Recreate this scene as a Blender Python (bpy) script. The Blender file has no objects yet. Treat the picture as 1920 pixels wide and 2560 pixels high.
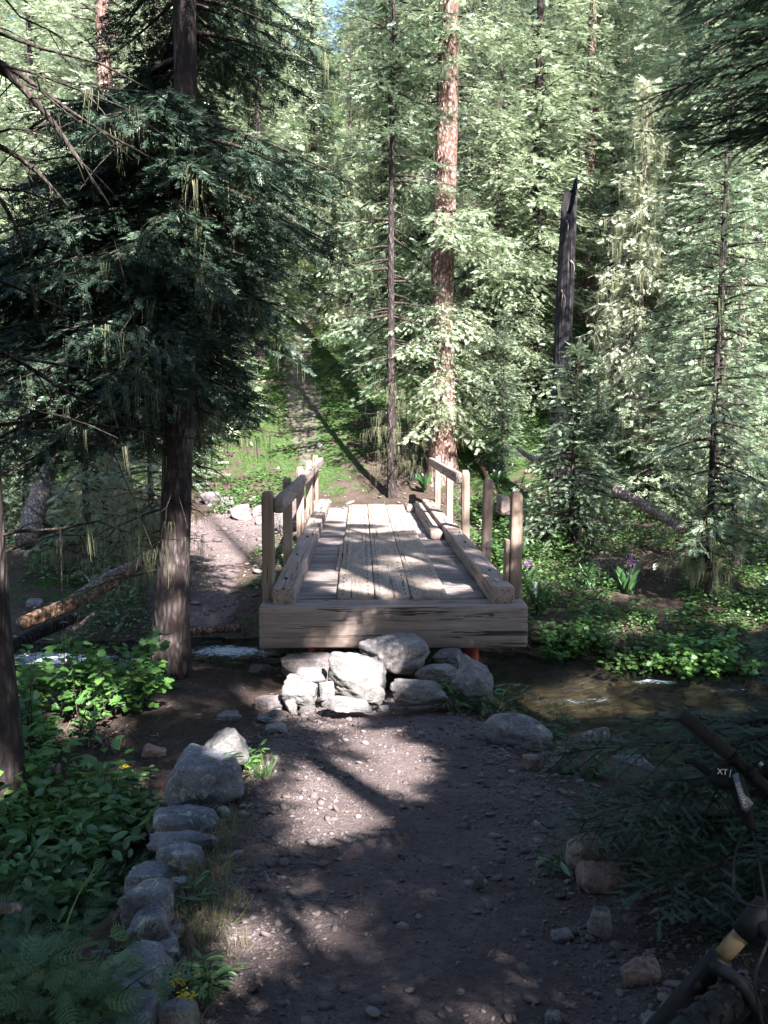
import bpy, math, random
import numpy as np
from mathutils import Vector, Matrix
R = math.radians
random.seed(7)
scene = bpy.context.scene
COL = scene.collection

# ------------------------------------------------------------------ camera
F_PX = 2145.0; CAMZ = 1.65; PITCH = R(6.1)
CP, SP = math.cos(PITCH), math.sin(PITCH)
cam_d = bpy.data.cameras.new('camera'); cam = bpy.data.objects.new('camera', cam_d); COL.objects.link(cam)
cam.location = (0, 0, CAMZ); cam.rotation_euler = (R(90) - PITCH, 0, 0)
cam_d.sensor_fit = 'VERTICAL'; cam_d.sensor_height = 36.0; cam_d.lens = 36.0 * F_PX / 2560
cam_d.clip_start = 0.05; cam_d.clip_end = 1500
scene.camera = cam

def ray(px, py):
    a = (px - 960) / F_PX; b = (1280 - py) / F_PX
    return a, CP + b * SP, -SP + b * CP
def at(px, py, Y):
    a, f, u = ray(px, py); k = Y / f
    return (a * k, Y, CAMZ + u * k)

# ------------------------------------------------------------------ numeric noise
def _hash(ix, iy, iz, seed):
    n = (ix.astype(np.int64) * 374761393 + iy.astype(np.int64) * 668265263 + iz.astype(np.int64) * 2147483647 + seed * 144269504) & 0xffffffff
    n = ((n ^ (n >> 13)) * 1274126177) & 0xffffffff
    n = ((n ^ (n >> 16)) * 2246822519) & 0xffffffff
    return ((n ^ (n >> 15)) & 0xffffff) / float(0xffffff)
def vnoise(x, y, z=0.0, seed=0):
    x, y, z = np.broadcast_arrays(np.asarray(x, float), np.asarray(y, float), np.asarray(z, float))
    ix, iy, iz = np.floor(x), np.floor(y), np.floor(z)
    fx, fy, fz = x - ix, y - iy, z - iz
    fx, fy, fz = (f * f * (3 - 2 * f) for f in (fx, fy, fz))
    r = 0
    for dx in (0, 1):
        for dy in (0, 1):
            for dz in (0, 1):
                w = (fx if dx else 1 - fx) * (fy if dy else 1 - fy) * (fz if dz else 1 - fz)
                r = r + w * _hash(ix + dx, iy + dy, iz + dz, seed)
    return r * 2 - 1
def fbm(x, y, z=0.0, o=4, seed=0):
    r = 0; a = .5
    for i in range(o):
        r = r + a * vnoise(np.asarray(x) * 2 ** i, np.asarray(y) * 2 ** i, np.asarray(z) * 2 ** i, seed + i); a *= .5
    return r
def sstep(e0, e1, x):
    t = np.clip((np.asarray(x, float) - e0) / (e1 - e0), 0, 1); return t * t * (3 - 2 * t)

# ------------------------------------------------------------------ mesh helpers
def mesh_np(name, V, F, mat=None, parent=None, attrs=None, smooth=False, fattr=None):
    V = np.asarray(V, np.float32).reshape(-1, 3)
    if isinstance(F, np.ndarray): F = [F]
    F = [f for f in F if len(f)]
    me = bpy.data.meshes.new(name)
    me.vertices.add(len(V)); me.vertices.foreach_set('co', V.ravel())
    tot = sum(f.size for f in F); npoly = sum(len(f) for f in F)
    me.loops.add(tot); me.polygons.add(npoly)
    me.loops.foreach_set('vertex_index', np.concatenate([f.ravel() for f in F]).astype(np.int32))
    st = []; c = 0
    for f in F:
        st.append(c + np.arange(len(f)) * f.shape[1]); c += f.size
    me.polygons.foreach_set('loop_start', np.concatenate(st).astype(np.int32))
    if smooth: me.polygons.foreach_set('use_smooth', np.ones(npoly, bool))
    me.update(calc_edges=True)
    for k, v in (attrs or {}).items():
        a = me.attributes.new(k, 'FLOAT', 'POINT'); a.data.foreach_set('value', np.asarray(v, np.float32))
    if mat: me.materials.append(mat)
    o = bpy.data.objects.new(name, me); COL.objects.link(o)
    if parent: o.parent = parent
    return o

def tag(o, label=None, cat=None, group=None, kind=None):
    if label: o['label'] = label
    if cat: o['category'] = cat
    if group: o['group'] = group
    if kind: o['kind'] = kind
    return o
def empty(name, loc=(0, 0, 0), rz=0, label=None, cat=None, group=None):
    o = bpy.data.objects.new(name, None); COL.objects.link(o); o.empty_display_size = .1
    o.location = loc; o.rotation_euler = (0, 0, rz)
    return tag(o, label, cat, group)
def copy_tree(o, parent=None):
    c = o.copy(); COL.objects.link(c); c.parent = parent
    for ch in list(o.children): copy_tree(ch, c)
    return c

class Acc:
    """collects vertices / faces into one mesh"""
    def __init__(s): s.V = []; s.T = []; s.Q = []; s.n = 0; s.A = []
    def add(s, V, F, a=0.0):
        V = np.asarray(V, float).reshape(-1, 3); F = np.asarray(F)
        (s.T if F.shape[1] == 3 else s.Q).append(F + s.n)
        s.V.append(V); s.A.append(np.full(len(V), a) if np.isscalar(a) else np.asarray(a)); s.n += len(V)
    def build(s, name, mat, parent=None, smooth=False):
        F = []
        if s.T: F.append(np.concatenate(s.T))
        if s.Q: F.append(np.concatenate(s.Q))
        return mesh_np(name, np.concatenate(s.V), F, mat, parent, {'rnd': np.concatenate(s.A)}, smooth)

def tube(P, rad, sides=8, cap=True, noise=0, seed=0, nscale=3.0, nz=1.0):
    P = np.asarray(P, float); n = len(P); rad = np.broadcast_to(np.asarray(rad, float), (n,))
    T = np.gradient(P, axis=0); T /= np.linalg.norm(T, axis=1)[:, None] + 1e-9
    up = np.array([0, 0, 1.]) if abs(T[0, 2]) < .9 else np.array([1., 0, 0])
    X = np.zeros_like(P); prev = np.cross(T[0], up); prev /= np.linalg.norm(prev)
    for i in range(n):
        x = prev - T[i] * np.dot(prev, T[i]); x /= np.linalg.norm(x) + 1e-9; X[i] = x; prev = x
    Y = np.cross(T, X)
    a = np.linspace(0, 2 * np.pi, sides, endpoint=False)
    D = X[:, None] * np.cos(a)[None, :, None] + Y[:, None] * np.sin(a)[None, :, None]
    r = rad[:, None] * np.ones((1, sides))
    if noise:
        q = P[:, None] + D * rad[:, None, None]
        r = r * (1 + noise * fbm(q[..., 0] * nscale / .3, q[..., 1] * nscale / .3, q[..., 2] * nscale * nz / .3, 3, seed))
    V = P[:, None] + D * r[..., None]
    V = V.reshape(-1, 3)
    i, j = np.meshgrid(np.arange(n - 1), np.arange(sides), indexing='ij')
    j2 = (j + 1) % sides
    Q = np.stack([i * sides + j, i * sides + j2, (i + 1) * sides + j2, (i + 1) * sides + j], -1).reshape(-1, 4)
    if cap:
        V = np.vstack([V, P[0], P[-1]]); k = n * sides
        jj = np.arange(sides); j2 = (jj + 1) % sides
        c0 = np.stack([np.full(sides, k), j2, jj, jj], -1); c1 = np.stack([np.full(sides, k + 1), (n - 1) * sides + jj, (n - 1) * sides + j2, (n - 1) * sides + j2], -1)
        T3 = np.vstack([c0[:, :3], c1[:, :3]])
        return V, Q, T3
    return V, Q, None
def add_tube(acc, P, rad, sides=8, cap=True, a=0.0, **k):
    V, Q, T3 = tube(P, rad, sides, cap, **k)
    base = acc.n
    acc.V.append(V); acc.A.append(np.full(len(V), a)); acc.n += len(V)
    acc.Q.append(Q + base)
    if T3 is not None: acc.T.append(T3 + base)

def curve_pts(pts, n):
    """smooth Catmull-Rom through pts"""
    p = np.asarray(pts, float); m = len(p)
    t = np.linspace(0, m - 1, n); i = np.minimum(t.astype(int), m - 2); f = (t - i)[:, None]
    p0 = p[np.maximum(i - 1, 0)]; p1 = p[i]; p2 = p[i + 1]; p3 = p[np.minimum(i + 2, m - 1)]
    return .5 * ((2 * p1) + (-p0 + p2) * f + (2 * p0 - 5 * p1 + 4 * p2 - p3) * f ** 2 + (-p0 + 3 * p1 - 3 * p2 + p3) * f ** 3)

def frames(D, up=None, roll=None):
    """(N,3) directions -> (N,3,3) matrices with columns side, dir, normal"""
    D = D / (np.linalg.norm(D, axis=1)[:, None] + 1e-9)
    U = np.broadcast_to(np.array([0, 0, 1.]) if up is None else up, D.shape)
    S = np.cross(D, U); l = np.linalg.norm(S, axis=1)[:, None]
    S = np.where(l > 1e-3, S / (l + 1e-9), np.array([1., 0, 0])); N = np.cross(S, D)
    if roll is not None:
        c, s = np.cos(roll)[:, None], np.sin(roll)[:, None]; S, N = S * c + N * s, N * c - S * s
    return np.stack([S, D, N], -1)
def instance(TV, TF, pos, M, scale, rnd=None):
    n = len(pos); k = len(TV)
    V = np.einsum('nij,kj->nki', M, TV) * np.asarray(scale).reshape(-1, 1, 1) + pos[:, None]
    Fs = (TF[None] + (np.arange(n) * k)[:, None, None]).reshape(-1, TF.shape[1])
    A = np.repeat(rnd if rnd is not None else np.zeros(n), k)
    return V.reshape(-1, 3), Fs, A

# ------------------------------------------------------------------ materials
def newmat(name):
    m = bpy.data.materials.new(name); m.use_nodes = True; nt = m.node_tree; nt.nodes.clear()
    out = nt.nodes.new('ShaderNodeOutputMaterial')
    return m, nt, out
class G:
    def __init__(s, nt): s.nt = nt
    def n(s, t, **k):
        x = s.nt.nodes.new(t)
        for a, b in k.items(): setattr(x, a, b)
        return x
    def l(s, a, b): s.nt.links.new(a, b)
    def noise(s, vec, scale, detail=6, rough=.6, dist=0):
        x = s.n('ShaderNodeTexNoise'); x.inputs['Scale'].default_value = scale; x.inputs['Detail'].default_value = detail
        x.inputs['Roughness'].default_value = rough; x.inputs['Distortion'].default_value = dist
        if vec is not None: s.l(vec, x.inputs['Vector'])
        return x.outputs['Fac']
    def ramp(s, fac, stops):
        x = s.n('ShaderNodeValToRGB'); cr = x.color_ramp
        while len(cr.elements) < len(stops): cr.elements.new(.5)
        for e, (p, c) in zip(cr.elements, stops):
            e.position = p; e.color = (*c, 1) if len(c) == 3 else c
        s.l(fac, x.inputs['Fac']); return x.outputs['Color']
    def mix(s, f, a, b, mode='MIX'):
        x = s.n('ShaderNodeMix', data_type='RGBA', blend_type=mode)
        for i, v in ((0, f), (6, a), (7, b)):
            if hasattr(v, 'default_value') or hasattr(v, 'is_linked'): s.l(v, x.inputs[i])
            else: x.inputs[i].default_value = v if i == 0 else (*v, 1)
        return x.outputs[2]
    def math(s, op, a, b=0.0, c=None):
        x = s.n('ShaderNodeMath', operation=op)
        for i, v in ((0, a), (1, b), (2, c)):
            if v is None: continue
            if isinstance(v, (int, float)): x.inputs[i].default_value = v
            else: s.l(v, x.inputs[i])
        return x.outputs[0]
    def mapping(s, vec, scale=(1, 1, 1), loc=None):
        x = s.n('ShaderNodeMapping'); s.l(vec, x.inputs['Vector']); x.inputs['Scale'].default_value = scale
        if loc is not None: s.l(loc, x.inputs['Location'])
        return x.outputs[0]
    def bump(s, h, strength, dist, prev=None):
        x = s.n('ShaderNodeBump'); x.inputs['Strength'].default_value = strength; x.inputs['Distance'].default_value = dist
        s.l(h, x.inputs['Height'])
        if prev is not None: s.l(prev, x.inputs['Normal'])
        return x.outputs[0]
def principled(g, out, color, rough=.85, normal=None, spec=.3, metal=0):
    p = g.n('ShaderNodeBsdfPrincipled')
    if isinstance(color, tuple): p.inputs['Base Color'].default_value = (*color, 1)
    else: g.l(color, p.inputs['Base Color'])
    if isinstance(rough, (int, float)): p.inputs['Roughness'].default_value = rough
    else: g.l(rough, p.inputs['Roughness'])
    p.inputs['Specular IOR Level'].default_value = spec; p.inputs['Metallic'].default_value = metal
    if normal is not None: g.l(normal, p.inputs['Normal'])
    g.l(p.outputs[0], out.inputs['Surface']); return p

def leaf_mat(name, c0, c1, c2, trans=.3, gloss=.06):
    m, nt, out = newmat(name); g = G(nt)
    at_ = g.n('ShaderNodeAttribute', attribute_name='rnd')
    oi = g.n('ShaderNodeObjectInfo')
    f = g.math('ADD', g.math('MULTIPLY', at_.outputs['Fac'], .7), g.math('MULTIPLY', oi.outputs['Random'], .3))
    col = g.ramp(f, [(0, c0), (.5, c1), (1, c2)])
    d = g.n('ShaderNodeBsdfDiffuse'); g.l(col, d.inputs['Color'])
    t = g.n('ShaderNodeBsdfTranslucent'); g.l(g.mix(.5, col, (.35, .45, .05), 'MULTIPLY') if 0 else col, t.inputs['Color'])
    gl = g.n('ShaderNodeBsdfGlossy'); gl.inputs['Roughness'].default_value = .45; gl.inputs['Color'].default_value = (1, 1, 1, 1)
    a = g.n('ShaderNodeMixShader'); a.inputs[0].default_value = trans; g.l(d.outputs[0], a.inputs[1]); g.l(t.outputs[0], a.inputs[2])
    b = g.n('ShaderNodeMixShader'); b.inputs[0].default_value = gloss; g.l(a.outputs[0], b.inputs[1]); g.l(gl.outputs[0], b.inputs[2])
    g.l(b.outputs[0], out.inputs['Surface']); return m

M = {}
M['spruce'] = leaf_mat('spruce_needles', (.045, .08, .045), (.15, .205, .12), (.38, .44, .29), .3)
M['spruce_lit'] = leaf_mat('sunlit_spruce_needles', (.07, .105, .055), (.33, .395, .24), (.62, .67, .50), .35)  # sunlit copy of the needles: sunlight is put into the paler colour
M['spruce_shade'] = leaf_mat('shaded_spruce_needles', (.018, .032, .022), (.034, .058, .038), (.07, .105, .065), .2, .03)  # shaded copy of the needles: shade is put into the darker colour
M['spruce_grey'] = leaf_mat('lichen_grey_needles', (.25, .28, .18), (.42, .45, .32), (.60, .62, .47), .35)
M['fir'] = leaf_mat('fir_needles', (.03, .058, .04), (.07, .125, .08), (.38, .52, .34), .25)
M['lichen'] = leaf_mat('hanging_lichen', (.13, .135, .08), (.21, .22, .13), (.34, .35, .22), .35, 0)
M['shrub'] = leaf_mat('shrub_leaves', (.055, .13, .03), (.09, .20, .045), (.17, .32, .07), .4, .05)
M['herb'] = leaf_mat('herb_leaves', (.025, .06, .022), (.075, .15, .05), (.24, .38, .14), .35, .04)
M['cover'] = leaf_mat('ground_cover_leaves', (.03, .07, .02), (.075, .15, .04), (.17, .28, .085), .4, .04)
M['grass'] = leaf_mat('grass_blades', (.08, .15, .04), (.13, .2, .06), (.24, .22, .11), .35, .03)
M['drygrass'] = leaf_mat('dry_grass', (.14, .12, .07), (.22, .18, .11), (.30, .26, .17), .3, .02)
M['lily'] = leaf_mat('lily_leaves', (.035, .09, .03), (.06, .15, .045), (.12, .24, .08), .4, .08)

def bark(name, c_dark, c_mid, c_lit, scale=1.0, zs=.35, moss=0):
    m, nt, out = newmat(name); g = G(nt)
    tc = g.n('ShaderNodeTexCoord'); v = g.mapping(tc.outputs['Object'], (1, 1, zs))
    vo = g.n('ShaderNodeTexVoronoi'); vo.inputs['Scale'].default_value = 22 * scale; vo.feature = 'F1'
    nz = g.noise(v, 9 * scale, 6, .65)
    vv = g.n('ShaderNodeVectorMath', operation='ADD'); g.l(v, vv.inputs[0])
    sc = g.n('ShaderNodeVectorMath', operation='SCALE'); sc.inputs['Scale'].default_value = .12
    cb = g.n('ShaderNodeTexNoise'); cb.inputs['Scale'].default_value = 6; g.l(v, cb.inputs['Vector']); g.l(cb.outputs['Color'], sc.inputs[0]); g.l(sc.outputs[0], vv.inputs[1])
    g.l(vv.outputs[0], vo.inputs['Vector'])
    h = g.math('ADD', g.math('MULTIPLY', vo.outputs['Distance'], -1.0), g.math('MULTIPLY', nz, 1.1))
    col = g.ramp(h, [(.0, c_dark), (.25, c_mid), (.55, c_lit)])
    big = g.noise(tc.outputs['Object'], 1.6, 3, .6)
    col = g.mix(g.math('MULTIPLY', big, .55), col, c_mid)
    bn = g.bump(h, .9, .03)
    principled(g, out, col, .9, bn, .15); return m
M['bark_grey'] = bark('grey_spruce_bark', (.018, .013, .013), (.055, .042, .04), (.13, .105, .10))
M['bark_red'] = bark('red_brown_bark', (.05, .028, .022), (.24, .15, .125), (.50, .41, .38), 1.1, .4)
M['bark_limb'] = bark('dark_limb_bark', (.025, .02, .018), (.07, .055, .045), (.14, .12, .10), 1.5)
M['snag'] = bark('shaded_snag_wood', (.008, .007, .008), (.026, .023, .026), (.085, .075, .08), 1.2, .06)  # snag stands in sun; its shade is put into the near-black colour
M['deadwood'] = bark('bleached_dead_wood', (.07, .05, .04), (.27, .22, .19), (.50, .45, .41), 1.2, .5)
M['rotwood'] = bark('rotting_red_wood', (.04, .022, .015), (.20, .12, .08), (.38, .30, .25), 1.2, .5)

def wood(name, axis, base, var=.25, crk=.345):
    m, nt, out = newmat(name); g = G(nt)
    tc = g.n('ShaderNodeTexCoord'); oi = g.n('ShaderNodeObjectInfo')
    comb = g.n('ShaderNodeCombineXYZ')
    for i in range(3): g.l(g.math('MULTIPLY', oi.outputs['Random'], 31.0 + 7 * i), comb.inputs[i])
    s = [9, 9, 9]; s[axis] = .55
    v = g.mapping(tc.outputs['Object'], tuple(s), comb.outputs[0])
    gr = g.noise(v, 2.2, 8, .7, .5)
    fine = g.noise(v, 9, 4, .6)
    s2 = [22, 22, 22]; s2[axis] = .7
    cr = g.noise(g.mapping(tc.outputs['Object'], tuple(s2), comb.outputs[0]), 1.3, 3, .5, 1.2)
    crack = g.ramp(cr, [(crk, (0, 0, 0)), (crk + .025, (1, 1, 1))])
    b = base; lo = tuple(c * .52 for c in b); hi = tuple(min(c * 1.45, .9) for c in b)
    f = g.math('ADD', g.math('MULTIPLY', gr, .62), g.math('MULTIPLY', fine, .38))
    col = g.ramp(f, [(.37, lo), (.5, b), (.64, hi)])
    blotch = g.noise(g.mapping(tc.outputs['Object'], (1, 1, 1), comb.outputs[0]), 2.6, 5, .65)
    col = g.mix(g.ramp(blotch, [(.42, (0, 0, 0)), (.66, (.75, .75, .75))]), col, tuple(c * k for c, k in zip(b, (1.06, .98, .9))))
    # knots
    vk = g.n('ShaderNodeTexVoronoi'); s3 = [2.6, 2.6, 2.6]; s3[axis] = 1.6
    g.l(g.mapping(tc.outputs['Object'], tuple(s3), comb.outputs[0]), vk.inputs['Vector']); vk.inputs['Scale'].default_value = 1.0
    knot = g.ramp(vk.outputs['Distance'], [(.02, (0.2, .16, .14)), (.06, (1, 1, 1))])
    col = g.mix(1.0, col, knot, 'MULTIPLY')
    col = g.mix(1.0, col, g.mix(crack, (.22, .18, .16), (1, 1, 1)), 'MULTIPLY')
    tint = g.math('ADD', 1 - var / 2, g.math('MULTIPLY', oi.outputs['Random'], var))
    hsv = g.n('ShaderNodeHueSaturation'); g.l(tint, hsv.inputs['Value']); g.l(col, hsv.inputs['Color'])
    h = g.math('ADD', g.math('MULTIPLY', f, .6), g.math('MULTIPLY', crack, .7))
    principled(g, out, hsv.outputs[0], .82, g.bump(h, .7, .012), .25); return m
WB = (.225, .175, .158)
for i, a in enumerate('xyz'):
    M['wood_' + a] = wood('weathered_timber_' + a, i, WB, .2, .385 if a == 'x' else .365)
M['wood_deck'] = wood('grey_deck_plank', 0, (.19, .158, .155), .5)
M['wood_run'] = wood('tan_running_plank', 1, (.235, .188, .162), .12, .30)
M['wood_post'] = wood('brown_post_timber', 2, (.21, .155, .125), .3)

def rockmat(name, c0, c1, c2, lichen=.4, scale=1.0):
    m, nt, out = newmat(name); g = G(nt)
    tc = g.n('ShaderNodeTexCoord'); oi = g.n('ShaderNodeObjectInfo')
    comb = g.n('ShaderNodeCombineXYZ')
    for i in range(3): g.l(g.math('MULTIPLY', oi.outputs['Random'], 17.0 + 5 * i), comb.inputs[i])
    v = g.mapping(tc.outputs['Object'], (1, 1, 1), comb.outputs[0])
    n1 = g.noise(v, 5 * scale, 8, .68); n2 = g.noise(v, 60 * scale, 4, .7); n3 = g.noise(v, 1.7 * scale, 3, .5)
    col = g.ramp(g.math('ADD', g.math('MULTIPLY', n1, .6), g.math('MULTIPLY', n2, .4)), [(.37, c0), (.5, c1), (.63, c2)])
    li = g.noise(v, 11 * scale, 6, .75, .6)
    lm = g.ramp(g.math('MULTIPLY', li, g.math('ADD', .75, g.math('MULTIPLY', n3, .5))), [(.57, (0, 0, 0)), (.61, (lichen,) * 3)])
    col = g.mix(lm, col, (.42, .45, .36))
    li2 = g.noise(g.mapping(v, (1, 1, 1.3)), 8 * scale, 5, .7)
    col = g.mix(g.ramp(li2, [(.62, (0, 0, 0)), (.66, (lichen * .9,) * 3)]), col, (.05, .045, .04))
    h = g.math('ADD', n1, g.math('MULTIPLY', n2, .25))
    principled(g, out, col, .88, g.bump(h, .9, .04), .25); return m
M['rock'] = rockmat('grey_stone', (.09, .078, .078), (.17, .15, .15), (.27, .245, .24), .25)
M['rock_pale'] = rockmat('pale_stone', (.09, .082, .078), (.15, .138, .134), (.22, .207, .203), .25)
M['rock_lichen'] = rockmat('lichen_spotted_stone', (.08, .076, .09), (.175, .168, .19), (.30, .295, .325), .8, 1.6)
M['rock_dark'] = rockmat('dark_stone', (.06, .05, .05), (.12, .10, .10), (.2, .17, .16), .2)  # the darker of the stone tones
M['rock_red'] = rockmat('reddish_stone', (.12, .07, .06), (.22, .14, .12), (.33, .25, .22), .2)

def groundmat():
    m, nt, out = newmat('forest_ground'); g = G(nt)
    geo = g.n('ShaderNodeNewGeometry'); P = geo.outputs['Position']
    pa = g.n('ShaderNodeAttribute', attribute_name='path').outputs['Fac']
    mo = g.n('ShaderNodeAttribute', attribute_name='moss').outputs['Fac']
    bed = g.n('ShaderNodeAttribute', attribute_name='bed').outputs['Fac']
    n1 = g.noise(P, 3.0, 8, .7); n2 = g.noise(P, 34, 6, .7); n3 = g.noise(P, 130, 3, .6)
    f = g.math('ADD', g.math('MULTIPLY', n1, .4), g.math('ADD', g.math('MULTIPLY', n2, .4), g.math('MULTIPLY', n3, .2)))
    dirt = g.ramp(f, [(.32, (.075, .053, .05)), (.5, (.155, .116, .112)), (.68, (.26, .21, .205))])
    floor_ = g.ramp(f, [(.32, (.028, .02, .016)), (.5, (.075, .052, .042)), (.68, (.16, .125, .105))])
    green = g.ramp(g.noise(P, 14, 6, .7), [(.35, (.02, .035, .012)), (.5, (.045, .075, .022)), (.68, (.08, .13, .04))])
    msk = g.ramp(g.math('ADD', mo, g.math('MULTIPLY', g.math('SUBTRACT', g.noise(P, 2.4, 6, .65), .5), 1.6)), [(.42, (0, 0, 0)), (.58, (1, 1, 1))])
    col = g.mix(msk, floor_, green)
    pm = g.ramp(g.math('ADD', pa, g.math('MULTIPLY', g.math('SUBTRACT', g.noise(P, 5, 6, .7), .5), .9)), [(.38, (0, 0, 0)), (.62, (1, 1, 1))])
    col = g.mix(pm, col, dirt)
    vo = g.n('ShaderNodeTexVoronoi'); vo.inputs['Scale'].default_value = 9; g.l(P, vo.inputs['Vector'])
    bedc = g.mix(g.math('MULTIPLY', vo.outputs['Color'], 1.0), (.07, .06, .045), (.27, .23, .165))
    col = g.mix(bed, col, bedc)
    h = g.math('ADD', g.math('MULTIPLY', n2, .6), g.math('ADD', g.math('MULTIPLY', n3, .3), n1))
    principled(g, out, col, .93, g.bump(h, 1.0, .06), .12); return m
M['ground'] = groundmat()

def pebblemat():
    m, nt, out = newmat('gravel_stones'); g = G(nt)
    a = g.n('ShaderNodeAttribute', attribute_name='rnd').outputs['Fac']
    geo = g.n('ShaderNodeNewGeometry')
    col = g.ramp(a, [(0, (.07, .052, .05)), (.35, (.12, .094, .09)), (.7, (.19, .16, .155)), (.93, (.23, .205, .2)), (1, (.32, .30, .29))])
    n = g.noise(geo.outputs['Position'], 90, 4, .6)
    col = g.mix(g.math('MULTIPLY', n, .5), col, (.12, .09, .085))
    principled(g, out, col, .9, None, .2); return m
M['pebble'] = pebblemat()

def littermat():
    m, nt, out = newmat('needle_litter'); g = G(nt)
    a = g.n('ShaderNodeAttribute', attribute_name='rnd').outputs['Fac']
    col = g.ramp(a, [(0, (.06, .035, .022)), (.5, (.17, .105, .07)), (.85, (.30, .21, .14)), (1, (.45, .36, .27))])
    principled(g, out, col, .9, None, .15); return m
M['litter'] = littermat()

def watermat():
    m, nt, out = newmat('stream_water'); g = G(nt)
    geo = g.n('ShaderNodeNewGeometry'); P = geo.outputs['Position']
    fo = g.n('ShaderNodeAttribute', attribute_name='foam_glint').outputs['Fac']
    v = g.mapping(P, (1.8, 4.2, 1))
    h = g.math('ADD', g.noise(v, 3.2, 4, .6, .8), g.math('MULTIPLY', g.noise(v, 11, 3, .6, .5), .35))
    bn = g.bump(h, 1.0, .16)
    tr = g.n('ShaderNodeBsdfTransparent'); tr.inputs['Color'].default_value = (.55, .54, .48, 1)
    gl = g.n('ShaderNodeBsdfGlossy'); gl.inputs['Roughness'].default_value = .05; g.l(bn, gl.inputs['Normal'])
    fr = g.n('ShaderNodeFresnel'); fr.inputs['IOR'].default_value = 1.33; g.l(bn, fr.inputs['Normal'])
    a = g.n('ShaderNodeMixShader'); g.l(fr.outputs[0], a.inputs[0]); g.l(tr.outputs[0], a.inputs[1]); g.l(gl.outputs[0], a.inputs[2])
    df = g.n('ShaderNodeBsdfDiffuse'); df.inputs['Color'].default_value = (.74, .80, .86, 1); g.l(bn, df.inputs['Normal'])
    fm = g.math('ADD', fo, g.math('MULTIPLY', g.math('SUBTRACT', g.noise(v, 7, 8, .75, 1.0), .5), 1.9))
    fmask = g.ramp(fm, [(.46, (0, 0, 0)), (.66, (.9, .9, .9))])
    b = g.n('ShaderNodeMixShader'); g.l(fmask, b.inputs[0]); g.l(a.outputs[0], b.inputs[1]); g.l(df.outputs[0], b.inputs[2])
    g.l(b.outputs[0], out.inputs['Surface']); return m
M['water'] = watermat()

def plain(name, col, rough=.5, metal=0, spec=.5, bumps=None):
    m, nt, out = newmat(name); g = G(nt)
    tc = g.n('ShaderNodeTexCoord'); n = g.noise(tc.outputs['Object'], 40, 4, .6)
    c = g.mix(g.math('MULTIPLY', n, .35), col, tuple(x * .6 for x in col))
    principled(g, out, c, rough, g.bump(n, .15, .002) if bumps is None else g.bump(g.noise(tc.outputs['Object'], bumps, 3, .6), .6, .003), spec, metal); return m
M['rubber'] = plain('black_rubber', (.022, .022, .026), .7, 0, .3, 200)
M['blackmetal'] = plain('black_anodised_metal', (.010, .011, .016), .6, 0, .2)
M['greymetal'] = plain('grey_metal', (.22, .23, .28), .4, .5, .5)
M['silver'] = plain('silver_metal', (.5, .52, .58), .35, .7, .5)
M['gold'] = plain('gold_fork_tube', (.20, .155, .09), .5, .2, .4)
M['white'] = plain('white_print', (.75, .75, .8), .5)
M['redpaint'] = plain('red_painted_steel', (.42, .085, .05), .6, 0, .3)
M['yellow'] = plain('yellow_petals', (.72, .5, .02), .7)
M['purple'] = plain('purple_petals', (.30, .12, .38), .7)

# ------------------------------------------------------------------ sun and sky
SUN = np.array([.36, -.80, .80]); SUN /= np.linalg.norm(SUN)
w = bpy.data.worlds.new('World'); scene.world = w; w.use_nodes = True
nt = w.node_tree; bg = nt.nodes['Background']; sky = nt.nodes.new('ShaderNodeTexSky'); sky.sky_type = 'NISHITA'
sky.sun_disc = False; sky.sun_elevation = math.asin(SUN[2]); sky.sun_rotation = math.atan2(SUN[0], SUN[1])
sky.air_density = 1.0; sky.dust_density = .6; sky.ozone_density = 2.0
nt.links.new(sky.outputs[0], bg.inputs[0]); bg.inputs[1].default_value = .078
sd = bpy.data.lights.new('sun', 'SUN'); sd.energy = 5.0; sd.angle = R(.53); sd.color = (1, .975, .945)
so = bpy.data.objects.new('sun', sd); COL.objects.link(so)
so.rotation_euler = Vector(tuple(SUN)).to_track_quat('Z', 'Y').to_euler(); so.location = (0, 0, 30)
scene.view_settings.view_transform = 'Standard'; scene.view_settings.look = 'None'
scene.view_settings.exposure = 2.75; scene.view_settings.gamma = 1
scene.cycles.max_bounces = 8; scene.cycles.diffuse_bounces = 2; scene.cycles.transparent_max_bounces = 8
scene.cycles.transmission_bounces = 3; scene.cycles.glossy_bounces = 2
scene.cycles.use_denoising = True
scene.cycles.sample_clamp_indirect = 6

# ------------------------------------------------------------------ terrain
WATER = -1.0
CX = np.array([-60, -20, -10, -4.5, -2.0, 0, 1.5, 3.0, 5.0, 10, 20, 60.])
CY = np.array([11, 10, 9.3, 9.1, 9.45, 9.2, 8.1, 7.4, 7.1, 6.3, 5.5, 4])
CH = np.array([1, 1, .9, .85, .8, .95, 1.4, 1.6, 1.6, 1.6, 1.6, 1.6])
PATHS = [([(0.05, -6), (0.0, 0), (.05, 2), (.15, 3), (.12, 4.2), (.0, 5.5), (0.0, 6.6)], [.6, .6, .62, .75, .78, .72, .62]),
         ([(-.15, 16.4), (-.35, 17.2), (-.9, 18.4), (-1.7, 20.5), (-2.3, 23), (-2.4, 26), (-1.6, 30)], [.9, .95, .85, .65, .5, .42, .35]),
         ([(-.4, 17.2), (-1.6, 16.3), (-2.6, 15), (-3.0, 13.5), (-2.75, 12), (-2.45, 10.9)], [.9, .75, .8, .8, .6, .5])]
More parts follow.
